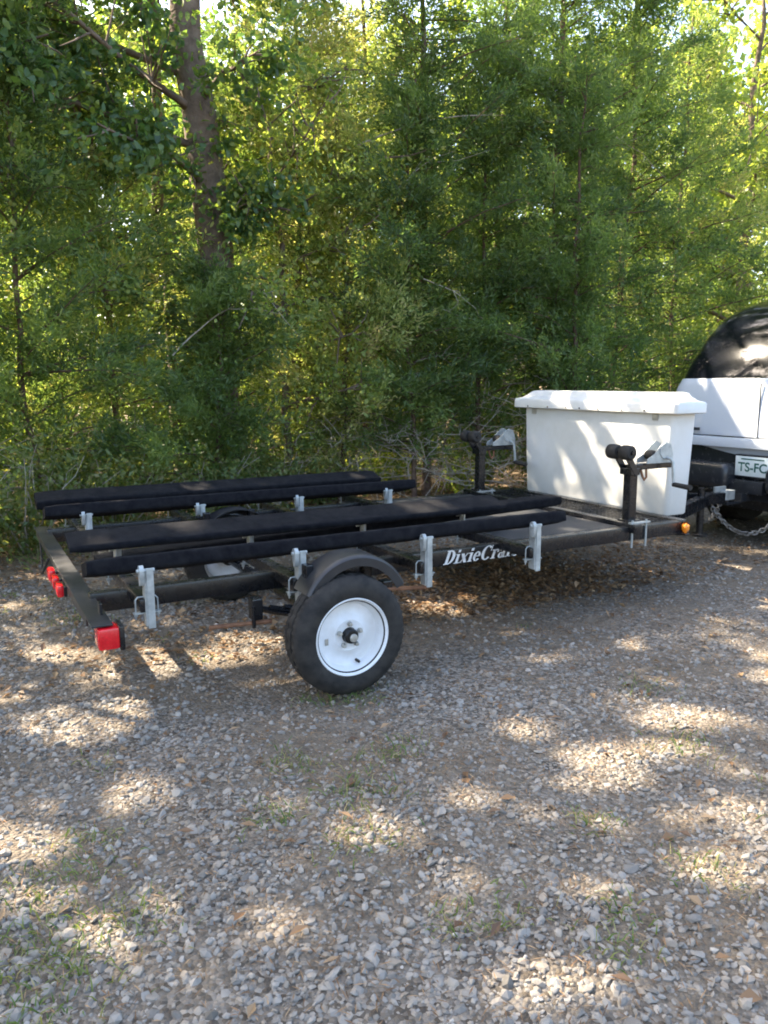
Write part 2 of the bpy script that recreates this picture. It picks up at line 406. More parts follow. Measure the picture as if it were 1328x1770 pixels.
# ---------------------------------------------------------------- the boat trailer (measured in its own units, scaled by S)
S = 0.858
YC = 4.9
def T(): return MB(S)
trailer = empty('boat_trailer', (0, 0, 0))
tag(trailer, 'black pontoon boat trailer with carpeted bunks and white wheels on the gravel', 'trailer')
CROSS = (0.71, 1.46, 2.2, 2.95, 4.05)
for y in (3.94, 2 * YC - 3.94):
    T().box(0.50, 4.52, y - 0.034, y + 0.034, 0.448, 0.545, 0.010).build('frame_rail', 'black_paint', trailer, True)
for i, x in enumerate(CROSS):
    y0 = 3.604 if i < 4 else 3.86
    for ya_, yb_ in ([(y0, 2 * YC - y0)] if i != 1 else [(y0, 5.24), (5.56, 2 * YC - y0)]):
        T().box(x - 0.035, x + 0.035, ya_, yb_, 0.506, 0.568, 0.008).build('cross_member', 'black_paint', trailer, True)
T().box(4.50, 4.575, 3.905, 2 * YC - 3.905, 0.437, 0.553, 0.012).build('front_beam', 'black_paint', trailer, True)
# decks
T().box(3.0, 4.0, 3.99, 2 * YC - 3.99, 0.520, 0.540, 0.004).build('deck_panel', 'deck_black', trailer)
T().box(4.088, 4.50, 3.99, 2 * YC - 3.99, 0.512, 0.520, 0.002).build('deck_panel', 'deck_black', trailer)  # solid sheet added under the mesh so no mesh-shaped light reaches the ground
dm = T()
for k in range(46):
    y = 4.0 + k * 0.0395
    dm.box(4.09, 4.505, y, y + 0.010, 0.527, 0.541)
for k in range(11):
    x = 4.11 + k * 0.038
    dm.box(x, x + 0.008, 3.985, 2 * YC - 3.985, 0.523, 0.537)
tag(dm.build('mesh_deck', 'black_paint', trailer), kind='stuff')

# bunks: carpeted boards, tilted towards the pontoon they carry
def bunk(x0, x1, ya, za, yb, zb, th, name='bunk', za1=None, zb1=None):
    """ya,za / yb,zb: the two top edges at the rear; za1,zb1 their heights at the front"""
    mb = T(); rings = []; n = 40
    rnd = random.Random(int(ya * 1000))
    for i in range(n + 1):
        t = i / n; x = x0 + (x1 - x0) * t
        fa = za + ((za1 if za1 is not None else za) - za) * t
        fb = zb + ((zb1 if zb1 is not None else zb) - zb) * t
        a = Vector((x, ya, fa)); b = Vector((x, yb, fb))
        u = (b - a).normalized(); w = (b - a).length
        nrm = Vector((0, -u.z, u.y)) if u.y > 0 else Vector((0, u.z, -u.y))
        r = 0.018; ring = []
        sh = 0.0
        if i in (0, n): sh = 0.012
        for px, pz, a0 in ((w - r, -r, 0), (r, -r, 90), (r, -th + r, 180), (w - r, -th + r, 270)):
            for k in range(4):
                an = R_(a0 + 30 * k)
                qx = px + (r - sh * 0.6) * math.cos(an); qz = pz + (r - sh * 0.6) * math.sin(an)
                jx = rnd.uniform(-0.0018, 0.0018)
                p = a + u * (qx + jx) + nrm * (qz + rnd.uniform(-0.0018, 0.0018))
                ring.append(p)
        rings.append(ring)
    mb.loft(rings)
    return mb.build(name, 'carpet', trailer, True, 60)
X0, X1 = 0.46, 3.20
bunk(X0, X1, 3.63, 0.775, 3.82, 0.722, 0.075)
bunk(X0, X1, 4.20, 0.724, 4.40, 0.777, 0.044)
bunk(X0, X1, 5.41, 0.775, 5.60, 0.722, 0.078)
bunk(X0, X1, 5.98, 0.722, 6.17, 0.775, 0.075)
bunk(0.62, 3.86, 4.42, 0.604, 4.58, 0.604, 0.070, 'lower_bunk', 0.708, 0.708)

# galvanised brackets at the cross members
def bracket(x, y, z0, z1, side, bolted=True):
    b = T()
    # angle iron: narrow face outwards, return flange on its rear edge
    b.box(x - 0.004, x + 0.030, y - 0.006, y + 0.006, z0, z1, 0.004)
    y2 = y + 0.055 * side
    b.box(x - 0.012, x - 0.002, min(y, y2), max(y, y2), z0 + 0.010, z1 - 0.012, 0.003)
    o = b.build('bunk_bracket', 'galvanised', trailer)
    # rounded tab that holds the bunk
    t = T(); rings = []
    for xx in (x - 0.034, x - 0.014):
        rings.append([(xx, y + 0.004 + 0.026 * math.cos(a) * 0.8, z1 - 0.010 + (0.026 * math.sin(a) if a <= math.pi + 0.01 else 0.07 * math.sin(a))) for a in [2 * math.pi * q / 16 for q in range(16)]])
    t.loft(rings)
    t.tube([(x - 0.044, y + 0.004, z1 - 0.010), (x + 0.036, y + 0.004, z1 - 0.010)], 0.009, 8)
    t.build('swivel_tab', 'galvanised', o)
    if not bolted: return o
    # U bolt round the cross member
    u = T(); cy_ = y + 0.035 * side
    u.tube([(x - 0.050, cy_, 0.470), (x - 0.050, cy_, 0.562), (x - 0.040, cy_, 0.575), (x + 0.040, cy_, 0.575), (x + 0.050, cy_, 0.562), (x + 0.050, cy_, 0.470)], 0.0038, 6)
    u.box(x - 0.062, x + 0.062, cy_ - 0.014, cy_ + 0.014, 0.498, 0.504)
    for sx_ in (-0.050, 0.050):
        u.tube([(x + sx_, cy_, 0.484), (x + sx_, cy_, 0.498)], 0.009, 6)
    u.build('u_bolt', 'galvanised', o)
    return o
for x in CROSS[:4]:
    bracket(x, 3.592, 0.43, 0.714, 1)
    bracket(x, 4.385, 0.470, 0.722, -1)
    bracket(x, 5.40, 0.470 if x != 1.46 else 0.62, 0.705, 1, x != 1.46)
    bracket(x, 6.208, 0.43, 0.714, -1)

# axle, springs, wheels, fenders
WX, WR = 1.635, 0.305
YW = 4.43                                             # middle of the axle
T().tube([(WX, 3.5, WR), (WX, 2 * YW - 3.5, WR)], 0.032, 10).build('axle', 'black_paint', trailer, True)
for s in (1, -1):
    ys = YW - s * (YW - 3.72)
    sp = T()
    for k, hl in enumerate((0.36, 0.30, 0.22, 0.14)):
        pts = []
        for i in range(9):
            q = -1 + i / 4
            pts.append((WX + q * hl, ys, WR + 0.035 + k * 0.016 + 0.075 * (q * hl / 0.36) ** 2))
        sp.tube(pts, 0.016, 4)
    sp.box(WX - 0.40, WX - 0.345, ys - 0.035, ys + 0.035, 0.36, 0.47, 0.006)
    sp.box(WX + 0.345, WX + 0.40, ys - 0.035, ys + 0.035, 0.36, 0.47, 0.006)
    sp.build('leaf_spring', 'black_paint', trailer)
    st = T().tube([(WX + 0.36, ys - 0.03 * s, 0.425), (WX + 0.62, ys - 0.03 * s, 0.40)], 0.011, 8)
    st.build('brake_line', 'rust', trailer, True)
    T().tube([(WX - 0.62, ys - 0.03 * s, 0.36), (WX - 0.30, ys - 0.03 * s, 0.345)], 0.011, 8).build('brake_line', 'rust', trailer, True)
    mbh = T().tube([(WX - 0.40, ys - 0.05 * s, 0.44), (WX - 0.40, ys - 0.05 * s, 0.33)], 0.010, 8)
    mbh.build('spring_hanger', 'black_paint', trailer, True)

def wheel(s):
    """s=1 near side (outer face towards -y), s=-1 far side"""
    yo = YW - s * (YW - 3.36)
    w = empty('wheel', (0, 0, 0)); w.parent = trailer
    c = (WX, yo, WR)
    R = WR; n = 112
    f = lambda y: y * s
    prof = [(0.178, f(0.018)), (0.190, f(0.006)), (0.215, f(-0.004)), (0.245, f(-0.006)), (0.272, f(0.002)), (0.288, f(0.014)),
            (0.3005, f(0.024)), (R, f(0.034)), (R, f(0.060)), (R - 0.010, f(0.062)), (R - 0.010, f(0.070)), (R, f(0.072)), (R + 0.002, f(0.100)), (R + 0.002, f(0.108)),
            (R - 0.010, f(0.110)), (R - 0.010, f(0.118)), (R, f(0.120)), (R, f(0.146)), (0.3005, f(0.156)), (0.288, f(0.166)), (0.272, f(0.178)), (0.245, f(0.186)), (0.215, f(0.184)), (0.190, f(0.174)), (0.178, f(0.162))]
    def mod(i, k):
        if 5 <= i <= 8 or 16 <= i <= 19: return -0.005 if k % 2 == 0 else 0
        if 11 <= i <= 13: return -0.006 if k % 4 == 0 else 0
        return 0
    T().lathe_y(prof, c, n, mod).build('tyre', 'rubber', w, True, 28)
    rp = [(0.184, f(0.030)), (0.196, f(0.012)), (0.199, f(0.004)), (0.194, f(0.000)), (0.188, f(0.004)), (0.181, f(0.018)), (0.172, f(0.030)), (0.166, f(0.052)), (0.158, f(0.066)), (0.138, f(0.070)),
          (0.110, f(0.064)), (0.092, f(0.052)), (0.078, f(0.044)), (0.072, f(0.046)), (0.040, f(0.046)), (0.040, f(0.056))]
    T().lathe_y(rp, c, 64).build('rim', 'white_paint', w, True, 40)
    # inner barrel of the rim
    T().lathe_y([(0.166, f(0.052)), (0.160, f(0.10)), (0.166, f(0.150)), (0.184, f(0.170)), (0.190, f(0.178)), (0.180, f(0.172))], c, 48).build('rim_barrel', 'grease_cap', w, True, 40)
    T().lathe_y([(0.0, f(0.010)), (0.030, f(0.010)), (0.037, f(0.016)), (0.0385, f(0.06)), (0.05, f(0.066)), (0.05, f(0.14)), (0.0, f(0.14))], c, 24).build('hub', 'hub_black', w, True, 30)
    T().lathe_y([(0.0, f(-0.004)), (0.016, f(-0.002)), (0.021, f(0.004)), (0.021, f(0.014))], (c[0] + 0.006, c[1], c[2] - 0.006), 16).build('grease_cap', 'grease_cap', w, True, 30)
    for k in range(5):
        a = R_(90 + 72 * k)
        lc = (c[0] + 0.058 * math.cos(a), c[1], c[2] + 0.058 * math.sin(a))
        T().lathe_y([(0.0, f(0.020)), (0.0085, f(0.021)), (0.011, f(0.028)), (0.0125, f(0.048))], lc, 6).build('lug_nut', 'grease_cap', w)
    a = R_(-72); vc = (c[0] + 0.150 * math.cos(a), c[1], c[2] + 0.150 * math.sin(a))
    T().tube([(vc[0], vc[1] + f(0.070), vc[2]), (vc[0], vc[1] + f(0.035), vc[2])], 0.0075, 8).build('valve', 'rubber', w)
    a = R_(192); vc = (c[0] + 0.118 * math.cos(a), c[1], c[2] + 0.118 * math.sin(a))
    T().box(vc[0] - 0.008, vc[0] + 0.008, vc[1] + f(0.0635) - 0.003, vc[1] + f(0.0635) + 0.003, vc[2] - 0.016, vc[2] + 0.016).build('balance_weight', 'grease_cap', w)
    # fender: curved sheet with a rolled lip
    fm = T(); rings = []
    ya, yb = yo + 0.045 * s, yo + 0.21 * s
    fr = 0.287
    for i in range(29):
        an = R_(25 + 130 * i / 28)
        r = fr
        x = WX + 0.052 + r * math.cos(an); z = (0.405 if s > 0 else 0.370) + r * math.sin(an)
        z = min(z, WR + 0.392 + 0.012 * math.sin(an))
        nx, nz = math.cos(an), math.sin(an)
        ring = []
        for (dy, dr) in ((0, -0.045), (0, -0.004), (0.012, 0.008), (0.03, 0.010), (0.180, 0.010), (0.180, 0.004), (0.03, 0.004), (0.012, 0.0), (0.007, -0.006), (0.007, -0.045)):
            ring.append((x + nx * dr, ya + dy * s, z + nz * dr))
        rings.append(ring)
    fm.loft(rings, True)
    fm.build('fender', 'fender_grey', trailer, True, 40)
    for sx_ in (-0.16, 0.16):
        T().box(WX + sx_ - 0.02, WX + sx_ + 0.02, yb - 0.06 * s if s > 0 else yb, yb if s > 0 else yb - 0.06 * s, 0.50, 0.655, 0.004).build('fender_stay', 'black_paint', trailer)
wheel(1); wheel(-1)

# rear light bar with its lamps
lb = T().box(0.44, 0.528, 3.44, 6.12, 0.515, 0.523, 0.002)
lb.box(0.44, 0.448, 3.60, 5.95, 0.482, 0.516)
lb.build('light_bar', 'fender_grey', trailer)
for y in (3.94, 2 * YC - 3.94):
    T().box(0.452, 0.51, y - 0.08, y + 0.08, 0.452, 0.513, 0.004).build('bar_mount', 'black_paint', trailer)
T().box(0.50, 0.512, 3.60, 3.66, 0.523, 0.575, 0.003).build('lamp_bolt_plate', 'black_paint', trailer)
for y0, y1 in ((3.425, 3.535), (6.0, 6.11)):
    h = T().box(0.55, 0.572, y0 - 0.004, y1 + 0.004, 0.405, 0.512, 0.006).build('tail_light', 'black_paint', trailer, True)
    T().box(0.462, 0.552, y0, y1, 0.412, 0.508, 0.013).build('lens', 'red_lens', h, True)
for k, y in enumerate((4.34, 4.53, 4.72)):
    h = T().box(0.425, 0.442, y - 0.065, y + 0.065, 0.452, 0.508, 0.006).build('identification_light', 'black_paint', trailer)
    T().box(0.392, 0.428, y - 0.058, y + 0.058, 0.448, 0.514, 0.014).build('lens', 'red_lens', h, True)
wr = T().tube([(0.43, 5.05, 0.50), (0.40, 5.10, 0.42), (0.41, 5.30, 0.36), (0.43, 5.55, 0.40), (0.45, 5.8, 0.48)], 0.008, 6)
wr.build('wire', 'rubber', trailer, True)

# lettering on the near rail: slanted serif capitals and small letters
def glyphs():
    def ring(cx_, cy_, rx, ry, tx, ty, a0, a1, n=18):
        out = []
        for i in range(n):
            q = []
            for a, k in ((a0 + (a1 - a0) * i / n, 0), (a0 + (a1 - a0) * (i + 1) / n, 0)):
                r = R_(a); q.append(((cx_ + rx * math.cos(r), cy_ + ry * math.sin(r)), (cx_ + (rx - tx) * math.cos(r), cy_ + (ry - ty) * math.sin(r))))
            out.append([q[0][0], q[1][0], q[1][1], q[0][1]])
        return out
    def rc(x0, x1, y0, y1): return [(x0, y0), (x1, y0), (x1, y1), (x0, y1)]
    st = lambda: [rc(.09, .30, 0, .66), rc(0, .09, .59, .66), rc(0, .09, 0, .06), rc(.30, .39, 0, .06)]
    G = {}
    G['D'] = ([rc(.10, .33, 0, 1), rc(0, .10, .93, 1), rc(0, .10, 0, .07)] + ring(.33, .5, .47, .5, .24, .08, -90, 90), .86)
    G['i'] = (st() + [rc(.09, .30, .78, .97)], .42)
    G['x'] = ([[(0, .66), (.25, .66), (.62, 0), (.37, 0)], [(.52, .66), (.61, .66), (.12, 0), (.03, 0)], rc(.44, .68, .60, .66), rc(-.04, .2, 0, .06)], .68)
    G['e'] = (ring(.3, .33, .3, .35, .2, .07, 8, 325) + [rc(.1, .58, .32, .38)], .66)
    G['C'] = (ring(.45, .5, .45, .53, .25, .08, 42, 318) + [[(.72, .62), (.82, .62), (.82, 1.02), (.76, 1.02)]], .9)
    G['r'] = (st() + ring(.40, .44, .2, .24, .09, .1, 30, 170, 8) + [rc(.44, .6, .44, .6)], .6)
    G['a'] = (ring(.24, .2, .24, .22, .17, .06, 0, 360) + [rc(.36, .56, 0, .5), rc(.56, .64, 0, .06)] + ring(.32, .46, .24, .22, .09, .1, 0, 160, 8), .68)
    G['f'] = ([rc(.12, .33, 0, .8), rc(0, .5, .58, .65), rc(0, .45, 0, .06)] + ring(.38, .78, .26, .24, .16, .1, 20, 180, 8), .5)
    G['t'] = ([rc(.1, .31, .05, .88), rc(0, .48, .58, .65)] + ring(.36, .2, .26, .22, .18, .07, 180, 320, 8), .52)
    return G
def lettering(text, x0, z0, hgt, y, parent, sign=1):
    G = glyphs(); mb = T(); x = 0
    for ch in text:
        polys, adv = G[ch]
        for p in polys:
            vs = []
            for (px, py) in p:
                X = x0 + sign * (x + px + 0.38 * py) * hgt * 1.04
                vs.append((X, y, z0 + py * hgt))
            mb.add(vs, [[0, 1, 2, 3]])
        x += adv
    return mb.build('lettering', 'decal_white', parent, fix=False)
lettering('DixieCraft', 2.50, 0.456, 0.084, 3.9035, trailer)
lettering('DixieCraft', 3.14, 0.456, 0.084, 2 * YC - 3.9035, trailer, -1)

# amber side markers
for y in (3.885, 2 * YC - 3.885):
    h = T().box(4.515, 4.56, y - 0.025 , y + 0.025, 0.445, 0.456, 0.003).build('side_marker', 'black_paint', trailer)
    a = T(); a.loft([rrect(4.505 - w, 4.575 + w, y - 0.035 - w, y + 0.035 + w, 0.02, z, 3) for z, w in ((0.458, -0.020), (0.485, -0.010), (0.515, -0.008), (0.535, -0.022))])
    a.build('lens', 'amber_lens', h, True, 50)

# winch stands
def winch_stand(y, x=4.10):
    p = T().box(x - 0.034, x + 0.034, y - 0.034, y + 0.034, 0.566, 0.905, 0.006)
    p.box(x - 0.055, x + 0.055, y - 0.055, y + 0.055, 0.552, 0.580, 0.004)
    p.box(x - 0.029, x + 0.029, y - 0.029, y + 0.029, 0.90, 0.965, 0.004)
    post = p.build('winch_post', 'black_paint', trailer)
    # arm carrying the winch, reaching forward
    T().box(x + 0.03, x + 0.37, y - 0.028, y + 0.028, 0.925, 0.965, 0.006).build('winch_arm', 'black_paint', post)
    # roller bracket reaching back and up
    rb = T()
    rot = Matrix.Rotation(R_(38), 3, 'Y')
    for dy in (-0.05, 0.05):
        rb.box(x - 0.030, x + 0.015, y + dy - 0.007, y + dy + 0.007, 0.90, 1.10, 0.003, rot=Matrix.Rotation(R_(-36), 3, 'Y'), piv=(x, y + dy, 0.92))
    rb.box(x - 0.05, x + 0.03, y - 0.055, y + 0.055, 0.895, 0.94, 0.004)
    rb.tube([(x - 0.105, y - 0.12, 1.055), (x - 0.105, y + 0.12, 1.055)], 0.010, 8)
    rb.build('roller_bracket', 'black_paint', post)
    for dy in (-0.062, 0.062):
        pr = [(0.014, -0.045), (0.040, -0.045), (0.050, -0.034), (0.052, 0), (0.050, 0.034), (0.040, 0.045), (0.014, 0.045)]
        T().lathe_y(pr, (x - 0.105, y + dy, 1.055), 24).build('bow_roller', 'rubber', post, True, 40)
    # winch: two side plates, drum, gear, crank
    wn_ = T()
    for dy in (-0.045, 0.045):
        pl = []
        for (px, pz) in ((0.10, 0.967), (0.345, 0.967), (0.35, 1.02), (0.325, 1.095), (0.275, 1.115), (0.225, 1.085), (0.17, 1.03), (0.10, 0.995)):
            pl.append((x + px, pz))
        a = [(px, y + dy - 0.003, pz) for px, pz in pl]; b = [(px, y + dy + 0.003, pz) for px, pz in pl]
        wn_.loft([a, b])
    wn_.lathe_y([(0.0, -0.055), (0.058, -0.055), (0.060, -0.049), (0.060, -0.047), (0.0, -0.047)], (x + 0.275, y - 0.0, 1.05), 40, lambda i, k: -0.004 if (k % 2 and i in (1, 2, 3)) else 0)
    w = wn_.build('winch', 'galvanised', post, True, 30)
    T().lathe_y([(0.0, -0.04), (0.030, -0.04), (0.034, -0.02), (0.036, 0), (0.034, 0.02), (0.030, 0.04), (0, 0.04)], (x + 0.19, y, 1.02), 20).build('strap_drum', 'rubber', post, True, 40)
    T().tube([(x + 0.285, y - 0.05, 1.0), (x + 0.285, y - 0.085, 0.995), (x + 0.30, y - 0.095, 0.97), (x + 0.315, y - 0.098, 0.82)], 0.011, 8).build('crank_handle', 'galvanised', post, True)
    T().tube([(x + 0.315, y - 0.095, 0.815), (x + 0.325, y - 0.24, 0.805)], [0.017, 0.019], 12).build('crank_grip', 'rubber', post, True)
    # hook and strap hanging from the arm
    T().tube([(x + 0.09, y, 0.925), (x + 0.10, y - 0.01, 0.88), (x + 0.12, y - 0.01, 0.85), (x + 0.14, y - 0.01, 0.87), (x + 0.145, y, 0.925)], 0.009, 6).build('strap_hook', 'rust', post, True)
    ub = T()
    for dx in (-0.065, 0.065):
        ub.tube([(x + dx, y - 0.10, 0.40), (x + dx, y - 0.10, 0.59)], 0.008, 6)
    ub.box(x - 0.09, x + 0.09, y - 0.115, y - 0.085, 0.567, 0.577)
    ub.build('clamp_bolt', 'galvanised', post)
winch_stand(4.0); winch_stand(5.8)

# tongue, coupler, jack, safety chain
CP = Vector((6.00, 4.74, 0.50))
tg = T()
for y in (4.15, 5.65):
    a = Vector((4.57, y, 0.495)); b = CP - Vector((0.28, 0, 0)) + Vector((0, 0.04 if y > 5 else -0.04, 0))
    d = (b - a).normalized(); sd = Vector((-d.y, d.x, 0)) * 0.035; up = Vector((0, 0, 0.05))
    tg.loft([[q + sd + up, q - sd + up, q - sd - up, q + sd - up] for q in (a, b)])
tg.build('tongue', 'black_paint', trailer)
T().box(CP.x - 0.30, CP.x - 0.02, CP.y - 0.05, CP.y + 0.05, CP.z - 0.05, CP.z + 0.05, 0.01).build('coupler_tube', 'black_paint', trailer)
cpl = T(); cpl.loft([rrect(CP.x - 0.06, CP.x + 0.12, CP.y - 0.055, CP.y + 0.055, 0.05, z, 4) for z in (CP.z - 0.02, CP.z + 0.03, CP.z + 0.06)])
cpl.box(CP.x - 0.12, CP.x + 0.02, CP.y - 0.012, CP.y + 0.012, CP.z + 0.05, CP.z + 0.10, 0.004)
cpl.build('coupler', 'galvanised', trailer)
jk = T().tube([(5.62, 4.66, 0.22), (5.62, 4.66, 0.62)], 0.030, 12)
jk.tube([(5.62, 4.66, 0.20), (5.62, 4.66, 0.22)], 0.07, 12); jk.tube([(5.62, 4.66, 0.60), (5.62, 4.56, 0.63)], 0.010, 6)
jk.build('tongue_jack', 'black_paint', trailer, True, 40)
def chain(pts, n):
    mb = T(); P = [Vector(p) for p in pts]
    L = [0]
    for a, b in zip(P, P[1:]): L.append(L[-1] + (b - a).length)
    def at(t):
        t *= L[-1]
        for i in range(len(P) - 1):
            if t <= L[i + 1] + 1e-9: return P[i].lerp(P[i + 1], (t - L[i]) / max(1e-6, L[i + 1] - L[i]))
        return P[-1]
    for k in range(n):
        c = at((k + 0.5) / n); d = (at(min(1, (k + 1) / n)) - at(k / n)).normalized()
        ax = d.cross(Vector((0.2, 0.6, 0.75))).normalized()
        if k % 2: ax = d.cross(ax).normalized()
        ln = L[-1] / n * 0.78; wd = 0.018
        ring = [c + d * ln * math.cos(2 * math.pi * j / 10) + ax * wd * math.sin(2 * math.pi * j / 10) for j in range(11)]
        mb.tube(ring, 0.0065, 5, False)
    return mb.build('safety_chain', 'chain_steel', trailer, True)
def sag(a, b, drop, n=14):
    a = Vector(a); b = Vector(b)
    return [a.lerp(b, i / n) - Vector((0, 0, drop * 4 * (i / n) * (1 - i / n))) for i in range(n + 1)]
chain(sag((5.72, 4.62, 0.44), (6.35, 4.30, 0.50), 0.26), 26)
chain(sag((5.75, 4.86, 0.44), (6.35, 5.00, 0.50), 0.22), 24)

# ---------------------------------------------------------------- white storage box on the trailer
boxr = empty('storage_box', (3.92 + 0.11, 4.215, 0.466))
tag(boxr, 'large white fibreglass storage box with overhanging lid on the front of the trailer', 'storage box')
ox, oy, oz = boxr.location
def bxr(x0, x1, y0, y1, r, z): return [(px - ox, py - oy, pz - oz) for px, py, pz in rrect(x0, x1, y0, y1, r, z)]
b = MB(); b.loft([bxr(3.930, 4.108, 3.520, 4.922, 0.030, 0.468), bxr(3.924, 4.114, 3.512, 4.930, 0.034, 0.478), bxr(3.918, 4.121, 3.500, 4.942, 0.034, 0.80), bxr(3.915, 4.128, 3.488, 4.955, 0.034, 1.128)])
b.build('body', 'fibreglass', boxr, True, 45)
b = MB(); b.loft([bxr(3.880, 4.145, 3.440, 5.030, 0.03, 1.112), bxr(3.868, 4.158, 3.428, 5.043, 0.035, 1.118), bxr(3.868, 4.158, 3.428, 5.043, 0.035, 1.172), bxr(3.876, 4.150, 3.436, 5.035, 0.035, 1.184),
                  bxr(3.905, 4.128, 3.475, 4.99, 0.035, 1.192), bxr(3.925, 4.112, 3.510, 4.945, 0.03, 1.216), bxr(3.940, 4.107, 3.530, 4.915, 0.03, 1.238), bxr(3.955, 4.092, 3.555, 4.89, 0.03, 1.244)])
lid = b.build('lid', 'fibreglass', boxr, True, 40)
for y in (3.68, 3.88, 4.10, 4.28, 4.42, 4.62, 4.85):
    bb = MB().lathe_y([(0, 0), (0.006, 0.001), (0.006, 0.004)], (0, 0, 0), 8)
    bb.v = [(p[1] * -1 + 3.8685 - ox - 0.003, p[0] + y - oy, p[2] + 1.128 - oz) for p in bb.v]
    bb.build('rivet', 'hub_black', lid)
for y in (3.63, 4.83):
    bb = MB().box(3.904 - ox, 3.917 - ox, y - 0.022 - oy, y + 0.022 - oy, 1.070 - oz, 1.110 - oz, 0.003)
    bb.build('latch', 'grease_cap', boxr)

# ---------------------------------------------------------------- white car in front of the trailer
TY = 4.06
car = empty('parked_car', (7.9, TY + 0.06, 0), R_(1.5))
tag(car, 'white car with dark curved rear window hitched to the trailer', 'car')
def cr(xr, xf, hw, r, z, crown=0.075):
    pts = rrect(xr, xf, -hw, hw, r, z, 8); out = []
    for i, p in enumerate(pts):
        out.append(p)
        if i == 17:                                   # more points along the rear edge, which is gently bowed
            for k in range(1, 12): out.append((xr, hw - r - (2 * (hw - r)) * k / 12, z))
    return [(px - 7.9 + (crown * (py / hw) ** 2 if px < 6.6 else 0), py, pz) for px, py, pz in out]
b = MB(); b.loft([cr(5.66, 10.1, .80, .2, .40), cr(5.52, 10.3, .90, .22, .50), cr(5.465, 10.42, .955, .2, .74), cr(5.445, 10.46, .965, .19, .80), cr(5.440, 10.46, .97, .18, .95), cr(5.442, 10.42, .965, .18, 1.05),
                  cr(5.447, 9.3, .95, .18, 1.16), cr(5.455, 9.1, .915, .18, 1.26), cr(5.463, 8.95, .885, .18, 1.310), cr(5.472, 8.93, .875, .18, 1.328)])
b.build('body', 'car_white', car, True, 40)
b = MB(); b.loft([cr(5.478, 8.9, .865, .17, 1.326), cr(5.516, 8.75, .850, .17, 1.42), cr(5.582, 8.55, .825, .18, 1.54), cr(5.655, 8.38, .800, .20, 1.67), cr(5.750, 8.2, .758, .22, 1.80), cr(5.85, 8.1, .70, .24, 1.89),
                  cr(5.98, 7.95, .61, .26, 1.955), cr(6.2, 7.8, .45, .24, 1.995), cr(6.5, 7.5, .18, .1, 2.005)])
b.build('rear_window', 'car_glass', car, True, 50)
def cb(x0, x1, y0, y1, z0, z1, name, mt, bev=0.0, parent=None, smooth=True):
    return MB().box(x0 - 7.9, x1 - 7.9, y0, y1, z0, z1, bev).build(name, mt, parent or car, smooth)
cb(5.405, 5.47, -0.90, 0.90, 0.785, 0.865, 'gate_moulding', 'car_white', 0.012)
cb(5.437, 5.45, -0.86, 0.86, 0.868, 0.874, 'gate_seam', 'dark_seam')
for y in (-0.03, 0.84, -0.84): cb(5.4365, 5.446, y - 0.003, y + 0.003, 0.874, 1.29, 'gate_seam', 'dark_seam')
cb(5.432, 5.442, 0.50, 0.66, 0.905, 0.93, 'emblem', 'dark_seam', 0.003)
cb(5.47, 5.62, -0.88, 0.88, 0.50, 0.782, 'bumper_core', 'car_black', 0.01)
for y0, y1 in ((0.125, 0.95), (-0.95, -0.195)):
    b = MB(); b.loft([[(px - 7.9, py, pz) for px, py, pz in rrect(5.30 + i, 5.58 - i, y0 + i, y1 - i, 0.05, z, 6)] for z, i in ((0.455, 0.03), (0.475, 0.008), (0.52, 0), (0.62, 0.0), (0.650, 0.010), (0.664, 0.03), (0.668, 0.06))])
    b.build('bumper', 'car_black', car, True, 40)
cb(5.36, 5.5, -0.16, 0.16, 0.44, 0.545, 'bumper_step', 'car_black', 0.015)
pl = cb(5.405, 5.410, -0.185, 0.120, 0.575, 0.728, 'number_plate', 'plate', 0.002)
cb(5.411, 5.47, -0.195, 0.13, 0.56, 0.74, 'plate_holder', 'car_black', 0.004)
def text_mesh(txt, size, x, y, z, name, mt, parent, bold=0.006):
    cu = bpy.data.curves.new('text', 'FONT'); cu.body = txt; cu.size = size; cu.align_x = 'CENTER'; cu.offset = bold
    to = bpy.data.objects.new('text', cu); C.objects.link(to)
    bpy.context.view_layer.update()
    me = bpy.data.meshes.new_from_object(to.evaluated_get(bpy.context.evaluated_depsgraph_get()))
    bpy.data.objects.remove(to)
    for v in me.vertices: v.co = Vector((x, y - v.co.x, z + v.co.y))
    me.materials.clear(); me.materials.append(MATS[mt])
    o = bpy.data.objects.new(name, me); C.objects.link(o); o.parent = parent
    return o
text_mesh('TS-FC', 0.098, 5.4035 - 7.9, -0.032, 0.612, 'plate_characters', 'plate_green', pl, 0.0022)
cb(5.4030, 5.4045, -0.13, 0.07, 0.703, 0.712, 'plate_print', 'plate_green', 0, pl, False)
